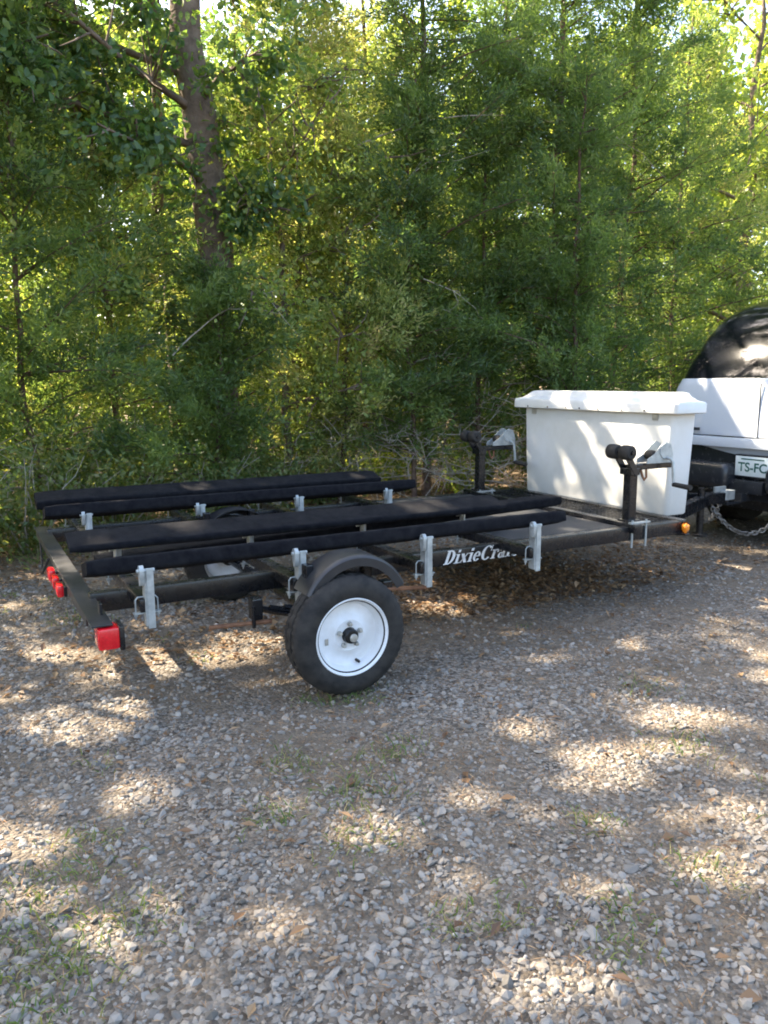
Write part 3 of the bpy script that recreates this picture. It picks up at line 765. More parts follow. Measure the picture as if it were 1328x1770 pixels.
for s in (1, -1):
    cb(5.428, 5.60, s * 0.90 - 0.06, s * 0.90 + 0.06, 0.90, 1.17, 'rear_light', 'red_lens', 0.02)
    cb(6.05, 9.6, s * 0.945 - 0.04, s * 0.945 + 0.04, 0.40, 0.47, 'sill', 'car_black', 0.01)
    for wx in (6.55, 9.55):
        we = empty('wheel', (0, 0, 0)); we.parent = car
        yo = s * 0.985
        f = lambda v: v * -s
        MB().lathe_y([(0.22, f(0.03)), (0.24, f(0.01)), (0.30, f(0.0)), (0.345, f(0.015)), (0.365, f(0.05)), (0.365, f(0.20)), (0.34, f(0.235)), (0.22, f(0.22))], (wx - 7.9, yo, 0.365), 48).build('tyre', 'rubber', we, True, 35)
        MB().lathe_y([(0.0, f(0.05)), (0.05, f(0.05)), (0.06, f(0.07)), (0.19, f(0.06)), (0.215, f(0.03)), (0.232, f(0.02)), (0.232, f(0.05))], (wx - 7.9, yo, 0.365), 36).build('rim', 'chrome', we, True, 35)
        MB().lathe_y([(0.375, f(0.012)), (0.43, f(0.012)), (0.44, f(0.02)), (0.44, f(0.06))], (wx - 7.9, yo, 0.385), 48).build('arch_trim', 'car_black', car, True, 35)
cb(5.75, 10.0, -0.80, 0.80, 0.25, 0.42, 'underbody', 'car_black', 0.03)
hb = MB(); hb.box(5.30 - 7.9, 5.75 - 7.9, -0.03, 0.03, 0.385, 0.445, 0.004); hb.box(5.14 - 7.9, 5.32 - 7.9, -0.025, 0.025, 0.372, 0.392, 0.004); hb.tube([(5.165 - 7.9, 0, 0.39), (5.165 - 7.9, 0, 0.425)], 0.018, 10)
hb.box(5.46 - 7.9, 5.52 - 7.9, -0.62, 0.62, 0.375, 0.44, 0.006)
hb.build('tow_hitch', 'car_black', car)
ex = MB().tube([(5.52 - 7.9, 0.62, 0.36), (6.2 - 7.9, 0.62, 0.36)], 0.032, 12); ex.build('exhaust_pipe', 'rust', car, True)

# ---------------------------------------------------------------- trees
def frames(d):
    """two unit vectors square to each direction"""
    ref = np.where(np.abs(d[:, 2:3]) < 0.9, np.array([[0, 0, 1.0]]), np.array([[1.0, 0, 0]]))
    a = np.cross(d, ref); a /= np.linalg.norm(a, axis=1, keepdims=True) + 1e-9
    return a, np.cross(a, d)
def leaves(name, mt, pos, dirs, ln, wd, rs, parent, rnd=None, carve=True, fold=0.25, hexa=False):
    """one four-cornered folded leaf for each position"""
    if carve:
        k = ~open_to_sun(pos + dirs / (np.linalg.norm(dirs, axis=1, keepdims=True) + 1e-9) * ln[:, None] * 0.5)
        pos, dirs, ln, wd = pos[k], dirs[k], ln[k], wd[k]
        if rnd is not None: rnd = rnd[k]
    n = len(pos)
    dirs = dirs / (np.linalg.norm(dirs, axis=1, keepdims=True) + 1e-9)
    a, b = frames(dirs)
    th = rs.rand(n, 1) * 2 * np.pi
    sd = a * np.cos(th) + b * np.sin(th); nr = np.cross(dirs, sd)
    L = ln[:, None]; W = wd[:, None]
    v0 = pos; v2 = pos + dirs * L
    mid = pos + dirs * L * 0.5 + nr * W * fold
    if hexa:
        a_ = pos + dirs * L * 0.30; b_ = pos + dirs * L * 0.72 - nr * W * 0.10
        up_ = nr * W * fold
        V = np.stack([v0, a_ + sd * W * 0.42 + up_, b_ + sd * W * 0.46 + up_, v2 - nr * W * 0.15, b_ - sd * W * 0.42 + up_, a_ - sd * W * 0.46 + up_], 1).reshape(-1, 3)
        F = np.arange(n * 6).reshape(n, 6)
    else:
        V = np.stack([v0, mid + sd * W * 0.5, v2, mid - sd * W * 0.5], 1).reshape(-1, 3)
        F = np.arange(n * 4).reshape(n, 4)
    if rnd is None: rnd = rs.rand(n)
    return mesh_np(name, V, F, mt, parent, rnd)
def tubes_np(segs, n=5):
    """segs: list of (points (k,3), radii (k,)) -> verts, quads"""
    Vs, Fs, off = [], [], 0
    ca = np.cos(2 * np.pi * np.arange(n) / n); sa = np.sin(2 * np.pi * np.arange(n) / n)
    for P, r in segs:
        P = np.asarray(P, float); r = np.asarray(r, float); k = len(P)
        d = np.gradient(P, axis=0); d /= np.linalg.norm(d, axis=1, keepdims=True) + 1e-9
        a, b = frames(d)
        for i in range(1, k):
            a[i] = a[i - 1] - d[i] * (a[i - 1] @ d[i]); a[i] /= np.linalg.norm(a[i]) + 1e-9; b[i] = np.cross(a[i], d[i])
        V = P[:, None, :] + r[:, None, None] * (a[:, None, :] * ca[None, :, None] + b[:, None, :] * sa[None, :, None])
        Vs.append(V.reshape(-1, 3))
        i = np.arange(k - 1)[:, None]; j = np.arange(n)[None, :]; j2 = (j + 1) % n
        Fs.append(np.stack([i * n + j, i * n + j2, (i + 1) * n + j2, (i + 1) * n + j], -1).reshape(-1, 4) + off)
        off += k * n
    return np.concatenate(Vs), np.concatenate(Fs)
def wob_line(p0, p1, k, amp, rs):
    t = np.linspace(0, 1, k)[:, None]
    P = np.asarray(p0) * (1 - t) + np.asarray(p1) * t
    w = np.cumsum(rs.randn(k, 3) * amp / np.sqrt(k), 0); w -= w[0]
    return P + w * np.array([1, 1, 0.3])

def cedar(loc, h, r, seed, n_el, label, clear=0.12, mt='leaf_cedar', el=(0.062, 0.0165), lean=(0, 0), tone=(0.0, 1.0), group='cedars along the gravel edge', dead=10):
    rs = np.random.RandomState(seed)
    x, y = loc; z0 = float(ground_z(x, y)) - 0.03
    root = empty('cedar_tree', (x, y, z0)); tag(root, label, 'cedar tree', group)
    O = np.array([x, y, z0])
    k = 14
    TP = wob_line((0, 0, 0), (lean[0], lean[1], h), k, 0.10, rs)
    tr = 0.0050 * h * (1 - np.linspace(0, 1, k)) ** 0.8 + 0.008; tr[0] *= 1.25
    V, F = tubes_np([(TP, tr)], 9); mesh_np('trunk', V, F, 'bark_cedar', root, smooth=True)
    segs = []; tips = []; tdir = []; ttone = []
    nb = int(17 * h)
    for i in range(nb):
        t = clear + (1 - clear) * rs.rand() ** 0.85 * 0.98
        p0 = np.array([np.interp(t, np.linspace(0, 1, k), TP[:, q]) for q in range(3)])
        prof = min(1.0, (1 - t) ** 0.75 * 1.25 + 0.06) * min(1, 0.55 + (t - clear) * 2.5)
        az = rs.rand() * 2 * np.pi
        if math.sin(az) > 0.15 and rs.rand() < 0.6: continue      # few boughs towards the dark inside of the wood
        lobe = 0.45 + 1.15 * float(NZ2(np.array([az * 0.8 + seed]), np.array([t * h * 0.75]), 1.0, 2)[0])
        ln = r * prof * rs.uniform(0.7, 1.15) * lobe * (1 - 0.35 * max(0, math.sin(az)))
        up = rs.uniform(0.05, 0.75)
        d = np.array([np.cos(az), np.sin(az), up]); d /= np.linalg.norm(d)
        kk = 6; s = np.linspace(0, 1, kk)[:, None]
        P = p0 + d * s * ln + np.array([0, 0, -0.14 * ln]) * s ** 2 + np.cumsum(rs.randn(kk, 3) * 0.02, 0) * s
        segs.append((P, np.linspace(0.007 + 0.004 * ln, 0.002, kk)))
        nbl = max(4, int(ln * 11))
        bt = rs.uniform(-0.22, 0.50)
        for j in range(nbl):
            q = 0.10 + 0.90 * rs.rand() ** 0.75
            c = np.array([np.interp(q, s[:, 0], P[:, e]) for e in range(3)])
            dd = d * 0.75 + rs.randn(3) * 0.42 + np.array([0, 0, 0.12]); dd /= np.linalg.norm(dd)
            tips.append(c); tdir.append(dd * rs.uniform(0.16, 0.40)); ttone.append(bt + rs.uniform(-0.2, 0.2))
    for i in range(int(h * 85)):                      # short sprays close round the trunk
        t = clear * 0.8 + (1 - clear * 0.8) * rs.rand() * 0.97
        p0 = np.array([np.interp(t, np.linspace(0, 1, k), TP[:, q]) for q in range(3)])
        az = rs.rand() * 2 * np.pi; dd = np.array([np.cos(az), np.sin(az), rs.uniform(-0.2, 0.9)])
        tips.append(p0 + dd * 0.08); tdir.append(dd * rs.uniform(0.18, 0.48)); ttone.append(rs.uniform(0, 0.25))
    dsegs = []
    for i in range(dead * 3):
        t = rs.uniform(0.03, clear + 0.12)
        p0 = np.array([np.interp(t, np.linspace(0, 1, k), TP[:, q]) for q in range(3)])
        az = rs.rand() * 2 * np.pi; ln = r * rs.uniform(0.3, 0.8)
        d = np.array([np.cos(az), np.sin(az), rs.uniform(-0.3, 0.2)])
        s = np.linspace(0, 1, 6)[:, None]
        P = p0 + d * s * ln + np.cumsum(rs.randn(6, 3) * 0.03, 0) * s
        dsegs.append((P, np.linspace(0.008, 0.002, 6)))
        for j in range(6):
            q = P[2 + j % 4]; e = d * 0.5 + rs.randn(3) * 0.6
            dsegs.append((np.stack([q, q + e * ln * 0.15, q + e * ln * 0.3 + rs.randn(3) * 0.03]), [0.004, 0.003, 0.0015]))
    V, F = tubes_np(segs, 4); mesh_np('branches', V, F, 'bark_cedar', root)
    V, F = tubes_np(dsegs, 4); mesh_np('dead_twigs', V, F, 'dead_wood', root)
    tips = np.array(tips); tdir = np.array(tdir); ttone = np.array(ttone)
    m_ = len(tips); idx = rs.randint(0, m_, n_el)
    u = rs.rand(n_el, 1)
    pos = tips[idx] + tdir[idx] * u + rs.randn(n_el, 3) * (0.024 + 0.022 * (1 - u))
    dr = tdir[idx] / np.linalg.norm(tdir[idx], axis=1, keepdims=True) * 0.9 + rs.randn(n_el, 3) * 0.55
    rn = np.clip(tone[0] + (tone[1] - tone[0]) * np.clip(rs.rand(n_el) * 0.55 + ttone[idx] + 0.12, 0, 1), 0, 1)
    lo = leaves('crown', mt, pos + O, dr, el[0] * rs.uniform(0.6, 1.3, n_el), el[1] * rs.uniform(0.7, 1.4, n_el), rs, None, rn)
    co = np.empty(len(lo.data.vertices) * 3, np.float32); lo.data.vertices.foreach_get('co', co)
    co = co.reshape(-1, 3) - O; lo.data.vertices.foreach_set('co', co.ravel().astype(np.float32)); lo.data.update(); lo.parent = root
    return root

def broadleaf(loc, h, r, seed, n_lf, label, z_lo=0.35, mt='leaf_oak', lf=(0.10, 0.065), lean=(0, 0), trunk=0.15, name='oak_tree', cat='oak tree', group='broadleaf trees in the wood', extra=(), bark='bark_oak', n_limb=16, carve=True, hexa=False):
    rs = np.random.RandomState(seed)
    x, y = loc; z0 = float(ground_z(x, y)) - 0.05
    root = empty(name, (x, y, z0)); tag(root, label, cat, group)
    O = np.array([x, y, z0]); k = 18
    TP = wob_line((0, 0, 0), (lean[0], lean[1], h * 0.92), k, 0.18, rs)
    ts = np.linspace(0, 1, k)
    tr = trunk * (1 - ts) ** 0.7 + 0.012; tr[0] *= 1.35; tr[1] *= 1.1
    V, F = tubes_np([(TP, tr)], 14)
    # rough ridged bark
    nrm = V.copy(); j = np.arange(len(V))
    mesh_np('trunk', V + rs.randn(*V.shape) * trunk * 0.035, F, bark, root, smooth=True)
    segs = []; tw = []; td = []
    limbs = []
    for i in range(n_limb):
        t = z_lo + (0.97 - z_lo) * (i + rs.rand()) / n_limb
        az = i * 2.4 + rs.uniform(-0.5, 0.5)
        ln = r * rs.uniform(0.7, 1.1) * (0.75 + 0.6 * math.sin(math.pi * min(1, (t - z_lo) / (1 - z_lo) * 0.9 + 0.1))) * 0.85
        limbs.append((t, az, ln, rs.uniform(0.1, 0.7)))
    nl = len(limbs); limbs += list(extra)
    for li, (t, az, ln, up) in enumerate(limbs):
        p0 = np.array([np.interp(t, ts, TP[:, q]) for q in range(3)]); r0 = np.interp(t, ts, tr) * (0.5 if li < nl else 0.26)
        d = np.array([np.cos(az), np.sin(az), up]); d /= np.linalg.norm(d)
        kk = 9; s = np.linspace(0, 1, kk)[:, None]
        P = p0 + d * s * ln + np.array([0, 0, -0.10 * ln]) * s ** 2 + np.cumsum(rs.randn(kk, 3) * 0.06 * ln / 3, 0) * s
        segs.append((P, np.linspace(r0, 0.008, kk)))
        for j in range(int(6 + ln * 4)):
            q = rs.uniform(0.2, 1.0)
            c = np.array([np.interp(q, s[:, 0], P[:, e]) for e in range(3)])
            dd = d * 0.5 + rs.randn(3) * 0.6; dd /= np.linalg.norm(dd); l2 = ln * rs.uniform(0.15, 0.38)
            s2 = np.linspace(0, 1, 5)[:, None]
            P2 = c + dd * s2 * l2 + np.cumsum(rs.randn(5, 3) * 0.02, 0) * s2
            segs.append((P2, np.linspace(0.012, 0.003, 5)))
            for e in range(7):
                g = P2[rs.randint(1, 5)]
                tw.append(g + rs.randn(3) * 0.05); td.append((dd * 0.5 + rs.randn(3) * 0.6) * rs.uniform(0.12, 0.32))
    V, F = tubes_np(segs, 5); mesh_np('limbs', V, F, bark, root, smooth=True)
    tw = np.array(tw); td = np.array(td)
    idx = rs.randint(0, len(tw), n_lf); u = rs.rand(n_lf, 1)
    tone = rs.rand(len(tw)) * 0.5
    pos = tw[idx] + td[idx] * u + rs.randn(n_lf, 3) * 0.05
    dr = rs.randn(n_lf, 3) * 0.8 + td[idx] * 2 + np.array([0, 0, -0.35])
    rn = np.clip(tone[idx] + rs.rand(n_lf) * 0.5, 0, 1)
    lo = leaves('crown', mt, pos + O, dr, lf[0] * rs.uniform(0.6, 1.25, n_lf), lf[1] * rs.uniform(0.7, 1.3, n_lf), rs, None, rn, carve, 0.2, hexa)
    co = np.empty(len(lo.data.vertices) * 3, np.float32); lo.data.vertices.foreach_get('co', co)
    co = co.reshape(-1, 3) - O; lo.data.vertices.foreach_set('co', co.ravel().astype(np.float32)); lo.data.update(); lo.parent = root
    return root

def polar(ax, ay, d): return (ax * d, ay * d)
# front row of cedars, left to right
cedar(polar(-0.06, 0.998, 7.6), 6.2, 1.35, 101, 38016, 'bushy cedar at the far left edge of the picture', clear=0.05)
cedar(polar(0.085, 0.996, 7.5), 4.6, 1.25, 102, 34560, 'dark cedar behind the far tail light of the trailer', tone=(0.0, 0.6), clear=0.03)
cedar(polar(0.17, 0.985, 8.2), 5.6, 1.05, 103, 36288, 'cedar just left of the tall oak trunk', clear=0.05)
cedar(polar(0.285, 0.959, 7.7), 2.4, 0.95, 134, 24192, 'small cedar in front of the foot of the tall oak', tone=(0.0, 0.6), clear=0.05)
cedar(polar(0.115, 0.993, 8.6), 5.4, 1.15, 117, 26000, 'cedar between the dark one and the oak at the rear of the trailer', clear=0.05)
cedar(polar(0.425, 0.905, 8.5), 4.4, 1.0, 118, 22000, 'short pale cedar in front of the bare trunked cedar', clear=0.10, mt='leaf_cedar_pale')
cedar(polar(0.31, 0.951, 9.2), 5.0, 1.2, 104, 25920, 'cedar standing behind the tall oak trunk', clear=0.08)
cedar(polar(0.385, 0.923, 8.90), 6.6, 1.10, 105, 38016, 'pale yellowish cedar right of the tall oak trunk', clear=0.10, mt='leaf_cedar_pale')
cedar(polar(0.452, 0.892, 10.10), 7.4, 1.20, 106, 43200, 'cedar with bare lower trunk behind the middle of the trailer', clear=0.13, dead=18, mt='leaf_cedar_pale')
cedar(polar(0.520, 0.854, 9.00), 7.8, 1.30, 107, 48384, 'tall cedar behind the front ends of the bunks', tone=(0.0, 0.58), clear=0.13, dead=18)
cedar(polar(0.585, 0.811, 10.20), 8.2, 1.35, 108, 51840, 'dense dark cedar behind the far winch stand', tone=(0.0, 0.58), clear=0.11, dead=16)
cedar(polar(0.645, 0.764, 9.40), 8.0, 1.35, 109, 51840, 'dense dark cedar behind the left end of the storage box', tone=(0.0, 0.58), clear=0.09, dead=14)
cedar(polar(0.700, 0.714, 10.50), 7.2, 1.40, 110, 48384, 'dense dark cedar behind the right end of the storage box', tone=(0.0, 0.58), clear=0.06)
cedar(polar(0.745, 0.667, 11.0), 5.6, 1.4, 111, 34560, 'shorter cedar behind the left side of the white car', clear=0.05)
cedar(polar(0.815, 0.580, 12.0), 4.2, 1.4, 112, 22464, 'low cedar behind the roof of the white car', clear=0.05)
cedar(polar(0.508, 0.861, 8.6), 4.3, 1.05, 119, 24000, 'young cedar standing out in front of the tall cedar behind the bunk ends', tone=(0.0, 0.7), clear=0.12)
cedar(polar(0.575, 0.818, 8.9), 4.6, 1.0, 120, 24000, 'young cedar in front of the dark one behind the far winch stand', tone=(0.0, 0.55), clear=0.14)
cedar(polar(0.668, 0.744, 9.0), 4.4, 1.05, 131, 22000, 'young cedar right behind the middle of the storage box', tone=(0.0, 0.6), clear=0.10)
cedar((-1.9, 6.9), 8.5, 1.7, 115, 26000, 'tall cedar just out of the picture on the left', clear=0.06, el=(0.09, 0.03))
cedar((-3.6, 6.6), 9.0, 1.8, 116, 26000, 'tall cedar further out of the picture on the left', clear=0.06, el=(0.09, 0.03))

# oaks: the tall one with the visible trunk, and those whose crowns close over the drive
broadleaf(polar(0.292, 0.956, 8.4), 12.0, 2.4, 201, 28000, 'tall oak with a thick bare trunk left of centre', z_lo=0.46, lean=(-0.35, 0.1), trunk=0.20, hexa=True, lf=(0.085, 0.045), n_limb=16,
          extra=((0.32, math.pi * 1.02, 2.3, 0.18), (0.35, math.pi * 1.12, 2.4, 0.35), (0.38, math.pi * 0.95, 2.6, 0.30), (0.29, math.pi * 1.25, 1.6, 0.20), (0.27, -0.9, 0.9, 0.05), (0.36, -1.4, 1.2, 0.2)))
broadleaf(polar(0.245, 0.969, 8.9), 9.0, 1.4, 212, 7000, 'slender oak just behind the tall oak trunk', z_lo=0.42, trunk=0.065, n_limb=12, hexa=True, lf=(0.08, 0.045))
broadleaf((-1.4, 8.1), 12.0, 3.0, 203, 36000, 'spreading oak left of the picture whose limbs reach over the gravel', z_lo=0.38, trunk=0.17, lf=(0.10, 0.055), hexa=True, n_limb=18,
          extra=((0.33, -0.35, 2.4, 0.25), (0.36, -0.15, 2.6, 0.35)))
broadleaf((-4.4, 8.4), 12.5, 3.2, 204, 40000, 'oak furthest out to the left of the picture', z_lo=0.36, trunk=0.17, lf=(0.14, 0.10), n_limb=22)
broadleaf((-6.6, 6.4), 11.5, 3.0, 205, 40000, 'oak at the left end of the gravel out of the picture', z_lo=0.36, trunk=0.16, lf=(0.14, 0.10), n_limb=22)
# young broadleaf trees between the cedars
for p, h_, sd_, n_, mt_, lb_ in ((polar(0.375, 0.927, 8.3), 4.6, 231, 8000, 'leaf_bright', 'young bright tree between the tall oak and the pale cedar'),
        (polar(0.03, 0.999, 7.9), 5.4, 234, 9000, 'leaf_bright', 'young bright tree near the left edge of the picture')):
    broadleaf(p, h_, 1.15, sd_, n_, lb_, z_lo=0.14, mt=mt_, trunk=0.03, lf=(0.058, 0.034), name='young_tree', cat='tree', group='young trees between the cedars', n_limb=20, hexa=True)
# sunlit broadleaf trees behind
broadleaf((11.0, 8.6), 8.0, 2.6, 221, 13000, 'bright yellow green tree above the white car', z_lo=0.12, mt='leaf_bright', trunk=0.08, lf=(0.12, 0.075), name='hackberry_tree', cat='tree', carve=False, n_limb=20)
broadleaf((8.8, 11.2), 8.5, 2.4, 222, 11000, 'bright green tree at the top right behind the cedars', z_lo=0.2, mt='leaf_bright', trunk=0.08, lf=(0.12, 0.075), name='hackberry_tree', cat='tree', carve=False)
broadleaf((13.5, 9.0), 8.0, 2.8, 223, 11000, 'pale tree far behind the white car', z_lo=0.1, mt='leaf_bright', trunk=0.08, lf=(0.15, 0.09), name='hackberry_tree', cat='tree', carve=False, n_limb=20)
far_trees = [
 ((-1.5, 15.5), 7.5, 'far tree behind the cedars at the left edge'), ((1.2, 14.2), 7.0, 'far tree seen left of the tall oak trunk'), ((3.4, 15.8), 8.0, 'far tree seen just right of the tall oak trunk'),
 ((5.6, 14.0), 7.0, 'far tree seen above the pale yellowish cedar'), ((7.6, 16.5), 8.5, 'far tree seen above the middle of the trailer'), ((9.6, 15.0), 7.5, 'far tree seen above the far winch stand'),
 ((12.0, 14.0), 8.0, 'far tree seen above the storage box'), ((14.5, 13.5), 8.5, 'far tree at the top right of the picture'), ((17.0, 12.0), 8.0, 'far tree beside the right edge of the picture'),
 ((0.2, 20.5), 10.0, 'furthest tree on the left'), ((6.5, 21.5), 10.5, 'furthest tree in the middle'), ((12.5, 20.0), 10.5, 'furthest tree right of the middle'), ((18.5, 17.0), 10.0, 'furthest tree on the right')]
for i, (p, h, lb_) in enumerate(far_trees):
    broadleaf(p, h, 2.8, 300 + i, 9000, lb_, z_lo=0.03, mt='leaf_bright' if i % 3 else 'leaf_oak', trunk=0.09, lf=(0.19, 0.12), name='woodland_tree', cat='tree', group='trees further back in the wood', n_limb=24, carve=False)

# undergrowth at the forest edge
def shrub(loc, h, r, seed, n, label, mt='leaf_shrub', lf=(0.07, 0.045)):
    rs = np.random.RandomState(seed)
    x, y = loc; z0 = float(ground_z(x, y)) - 0.02
    root = empty('shrub', (x, y, z0)); tag(root, label, 'shrub', 'undergrowth at the edge of the wood')
    segs = []; tw = []; td = []
    for i in range(26):
        az = rs.rand() * 6.28; sp = rs.rand() ** 0.6 * r; hh = h * rs.uniform(0.5, 1.05)
        s = np.linspace(0, 1, 7)[:, None]
        end = np.array([np.cos(az) * sp, np.sin(az) * sp, hh])
        P = end * s + np.array([np.cos(az), np.sin(az), 0]) * 0.08 + np.cumsum(rs.randn(7, 3) * 0.03, 0) * s
        P[:, 2] = np.maximum(P[:, 2], 0.0)
        segs.append((P, np.linspace(0.008, 0.002, 7)))
        for j in range(14):
            q = P[rs.randint(1, 7)] + rs.randn(3) * 0.04; tw.append(q); td.append(rs.randn(3) * 0.12 + np.array([0, 0, 0.05]))
    V, F = tubes_np(segs, 4); mesh_np('stems', V, F, 'dead_wood', root)
    tw = np.array(tw); td = np.array(td); idx = rs.randint(0, len(tw), n)
    pos = tw[idx] + td[idx] * rs.rand(n, 1) + rs.randn(n, 3) * 0.035
    pos[:, 2] = np.abs(pos[:, 2])
    rn = np.clip(rs.rand(len(tw))[idx] * 0.6 + rs.rand(n) * 0.4, 0, 1)
    leaves('foliage', mt, pos, rs.randn(n, 3), lf[0] * rs.uniform(0.5, 1.3, n), lf[1] * rs.uniform(0.6, 1.3, n), rs, root, rn, carve=False)
    return root
shrubs = [
 ((-0.15, 6.5), 0.75, 0.55, 'low green shrub at the left edge behind the light bar'), ((0.45, 6.75), 0.85, 0.6, 'green shrub behind the far rear bunk ends'),
 ((1.15, 7.1), 0.8, 0.6, 'shrub behind the rear third of the far bunk'), ((1.9, 7.3), 0.7, 0.6, 'shrub below the cedar left of the oak trunk'),
 ((2.7, 7.5), 0.7, 0.55, 'shrub at the foot of the tall oak'), ((3.5, 7.9), 0.6, 0.55, 'shrub between the oak and the pale cedar'),
 ((4.4, 8.3), 0.5, 0.5, 'small yellowish shrub behind the middle of the far bunk'), ((5.25, 7.7), 0.75, 0.4, 'yellow green sapling behind the far winch stand'),
 ((6.2, 7.2), 0.7, 0.5, 'shrub behind the left corner of the storage box'), ((7.3, 7.2), 0.8, 0.6, 'shrub in the shade behind the storage box'),
 ((8.6, 7.0), 0.9, 0.7, 'shrub in the shade behind the white car'), ((-0.9, 6.9), 0.9, 0.6, 'shrub just outside the left edge of the picture')]
for i, (p, h, r, lb_) in enumerate(shrubs):
    shrub(p, h, r, 500 + i, 2600, lb_, 'leaf_bright' if i in (6, 7) else 'leaf_shrub', (0.055, 0.032))
thickets = [((1.0, 11.0), 'thicket in the wood behind the cedar left of the oak'), ((2.9, 11.6), 'thicket in the wood behind the tall oak'), ((4.6, 11.8), 'thicket in the wood behind the pale cedar'), ((6.3, 11.4), 'thicket in the wood behind the middle of the trailer'),
 ((8.0, 11.2), 'thicket in the wood behind the far winch stand'), ((9.6, 10.0), 'thicket in the wood behind the storage box'), ((-0.8, 10.6), 'thicket in the wood at the left edge')]
for i, (p, lb_) in enumerate(thickets):
    shrub(p, 2.4, 1.5, 540 + i, 5000, lb_, 'leaf_bright' if i % 2 else 'leaf_shrub', (0.10, 0.06))

# bare grey branches hanging among the cedars
def bare_branch(a, b, sagv, rad, seed, label):
    rs = np.random.RandomState(seed)
    a = np.array(a, float); b = np.array(b, float); k = 12
    s = np.linspace(0, 1, k)[:, None]
    P = a * (1 - s) + b * s + np.array([0, 0, sagv]) * 4 * s * (1 - s) + np.cumsum(rs.randn(k, 3) * 0.015, 0) * s
    o = a.copy()
    segs = [(P - o, np.linspace(rad, rad * 0.3, k))]
    for j in range(3):
        i = rs.randint(2, k - 1); e = (b - a) / np.linalg.norm(b - a) * 0.5 + rs.randn(3) * 0.5
        L = rs.uniform(0.15, 0.5); q = P[i] - o
        segs.append((np.stack([q, q + e * L * 0.5 + rs.randn(3) * 0.02, q + e * L]), np.array([0.5, 0.35, 0.15]) * rad))
    V, F = tubes_np(segs, 5)
    ob = mesh_np('bare_branch', V, F, 'dead_wood', None, smooth=True); ob.location = tuple(o)
    tag(ob, label, 'branch', 'bare branches among the cedars')
bare_branch((1.75, 7.2, 1.55), (2.62, 6.95, 2.20), 0.10, 0.0074, 1, 'curved pale bare branch crossing in front of the oak trunk')
bare_branch((4.35, 7.2, 2.35), (4.95, 6.95, 2.0), 0.04, 0.0068, 2, 'short pale bare branch slanting down right of the pale cedar')
bare_branch((3.7, 7.4, 3.6), (6.2, 7.1, 4.05), 0.20, 0.0099, 3, 'long arching bare branch high above the winch stands')
bare_branch((6.0, 7.2, 4.1), (7.4, 6.8, 3.6), 0.15, 0.0087, 4, 'bare branch arching down at the top right')
bare_branch((3.9, 7.3, 3.0), (4.7, 7.1, 3.55), 0.10, 0.0062, 5, 'thin bare branch below the long arching one')
bare_branch((5.6, 7.2, 3.3), (6.1, 7.0, 2.5), 0.05, 0.0056, 6, 'thin bare branch hanging above the storage box')

# ---------------------------------------------------------------- gravel
def stone_proto(seed, sub):
    bm = bmesh.new(); bmesh.ops.create_icosphere(bm, subdivisions=sub, radius=1.0)
    rs = np.random.RandomState(seed)
    V = np.array([v.co[:] for v in bm.verts]); F = np.array([[v.index for v in f.verts] for f in bm.faces]); bm.free()
    for _ in range(5):                       # chip flat facets off
        n = rs.randn(3); n /= np.linalg.norm(n); d = rs.uniform(0.45, 0.8)
        over = V @ n - d; V = V - np.outer(np.clip(over, 0, None), n)
    V *= 1 + rs.randn(len(V), 1) * 0.07
    V *= np.array([1.0, rs.uniform(0.6, 0.95), rs.uniform(0.45, 0.7)])
    return V, F
def scatter(n, rmin, rmax, seed, spread=0.95):
    rs = np.random.RandomState(seed)
    r = rmin + (rmax - rmin) * rs.rand(n); a = math.atan2(fwd.y, fwd.x) + (rs.rand(n) - 0.5) * 2 * spread
    return r * np.cos(a), r * np.sin(a), r, rs
def rot_mats(rs, n, tilt=0.5):
    a = rs.rand(n) * 2 * np.pi; b = rs.randn(n) * tilt; c = rs.randn(n) * tilt
    ca, sa, cb_, sb, cc, sc = np.cos(a), np.sin(a), np.cos(b), np.sin(b), np.cos(c), np.sin(c)
    Z = np.zeros(n); O1 = np.ones(n)
    Rz = np.stack([np.stack([ca, -sa, Z], -1), np.stack([sa, ca, Z], -1), np.stack([Z, Z, O1], -1)], 1)
    Rx = np.stack([np.stack([O1, Z, Z], -1), np.stack([Z, cb_, -sb], -1), np.stack([Z, sb, cb_], -1)], 1)
    Ry = np.stack([np.stack([cc, Z, sc], -1), np.stack([Z, O1, Z], -1), np.stack([-sc, Z, cc], -1)], 1)
    return Rz @ Rx @ Ry
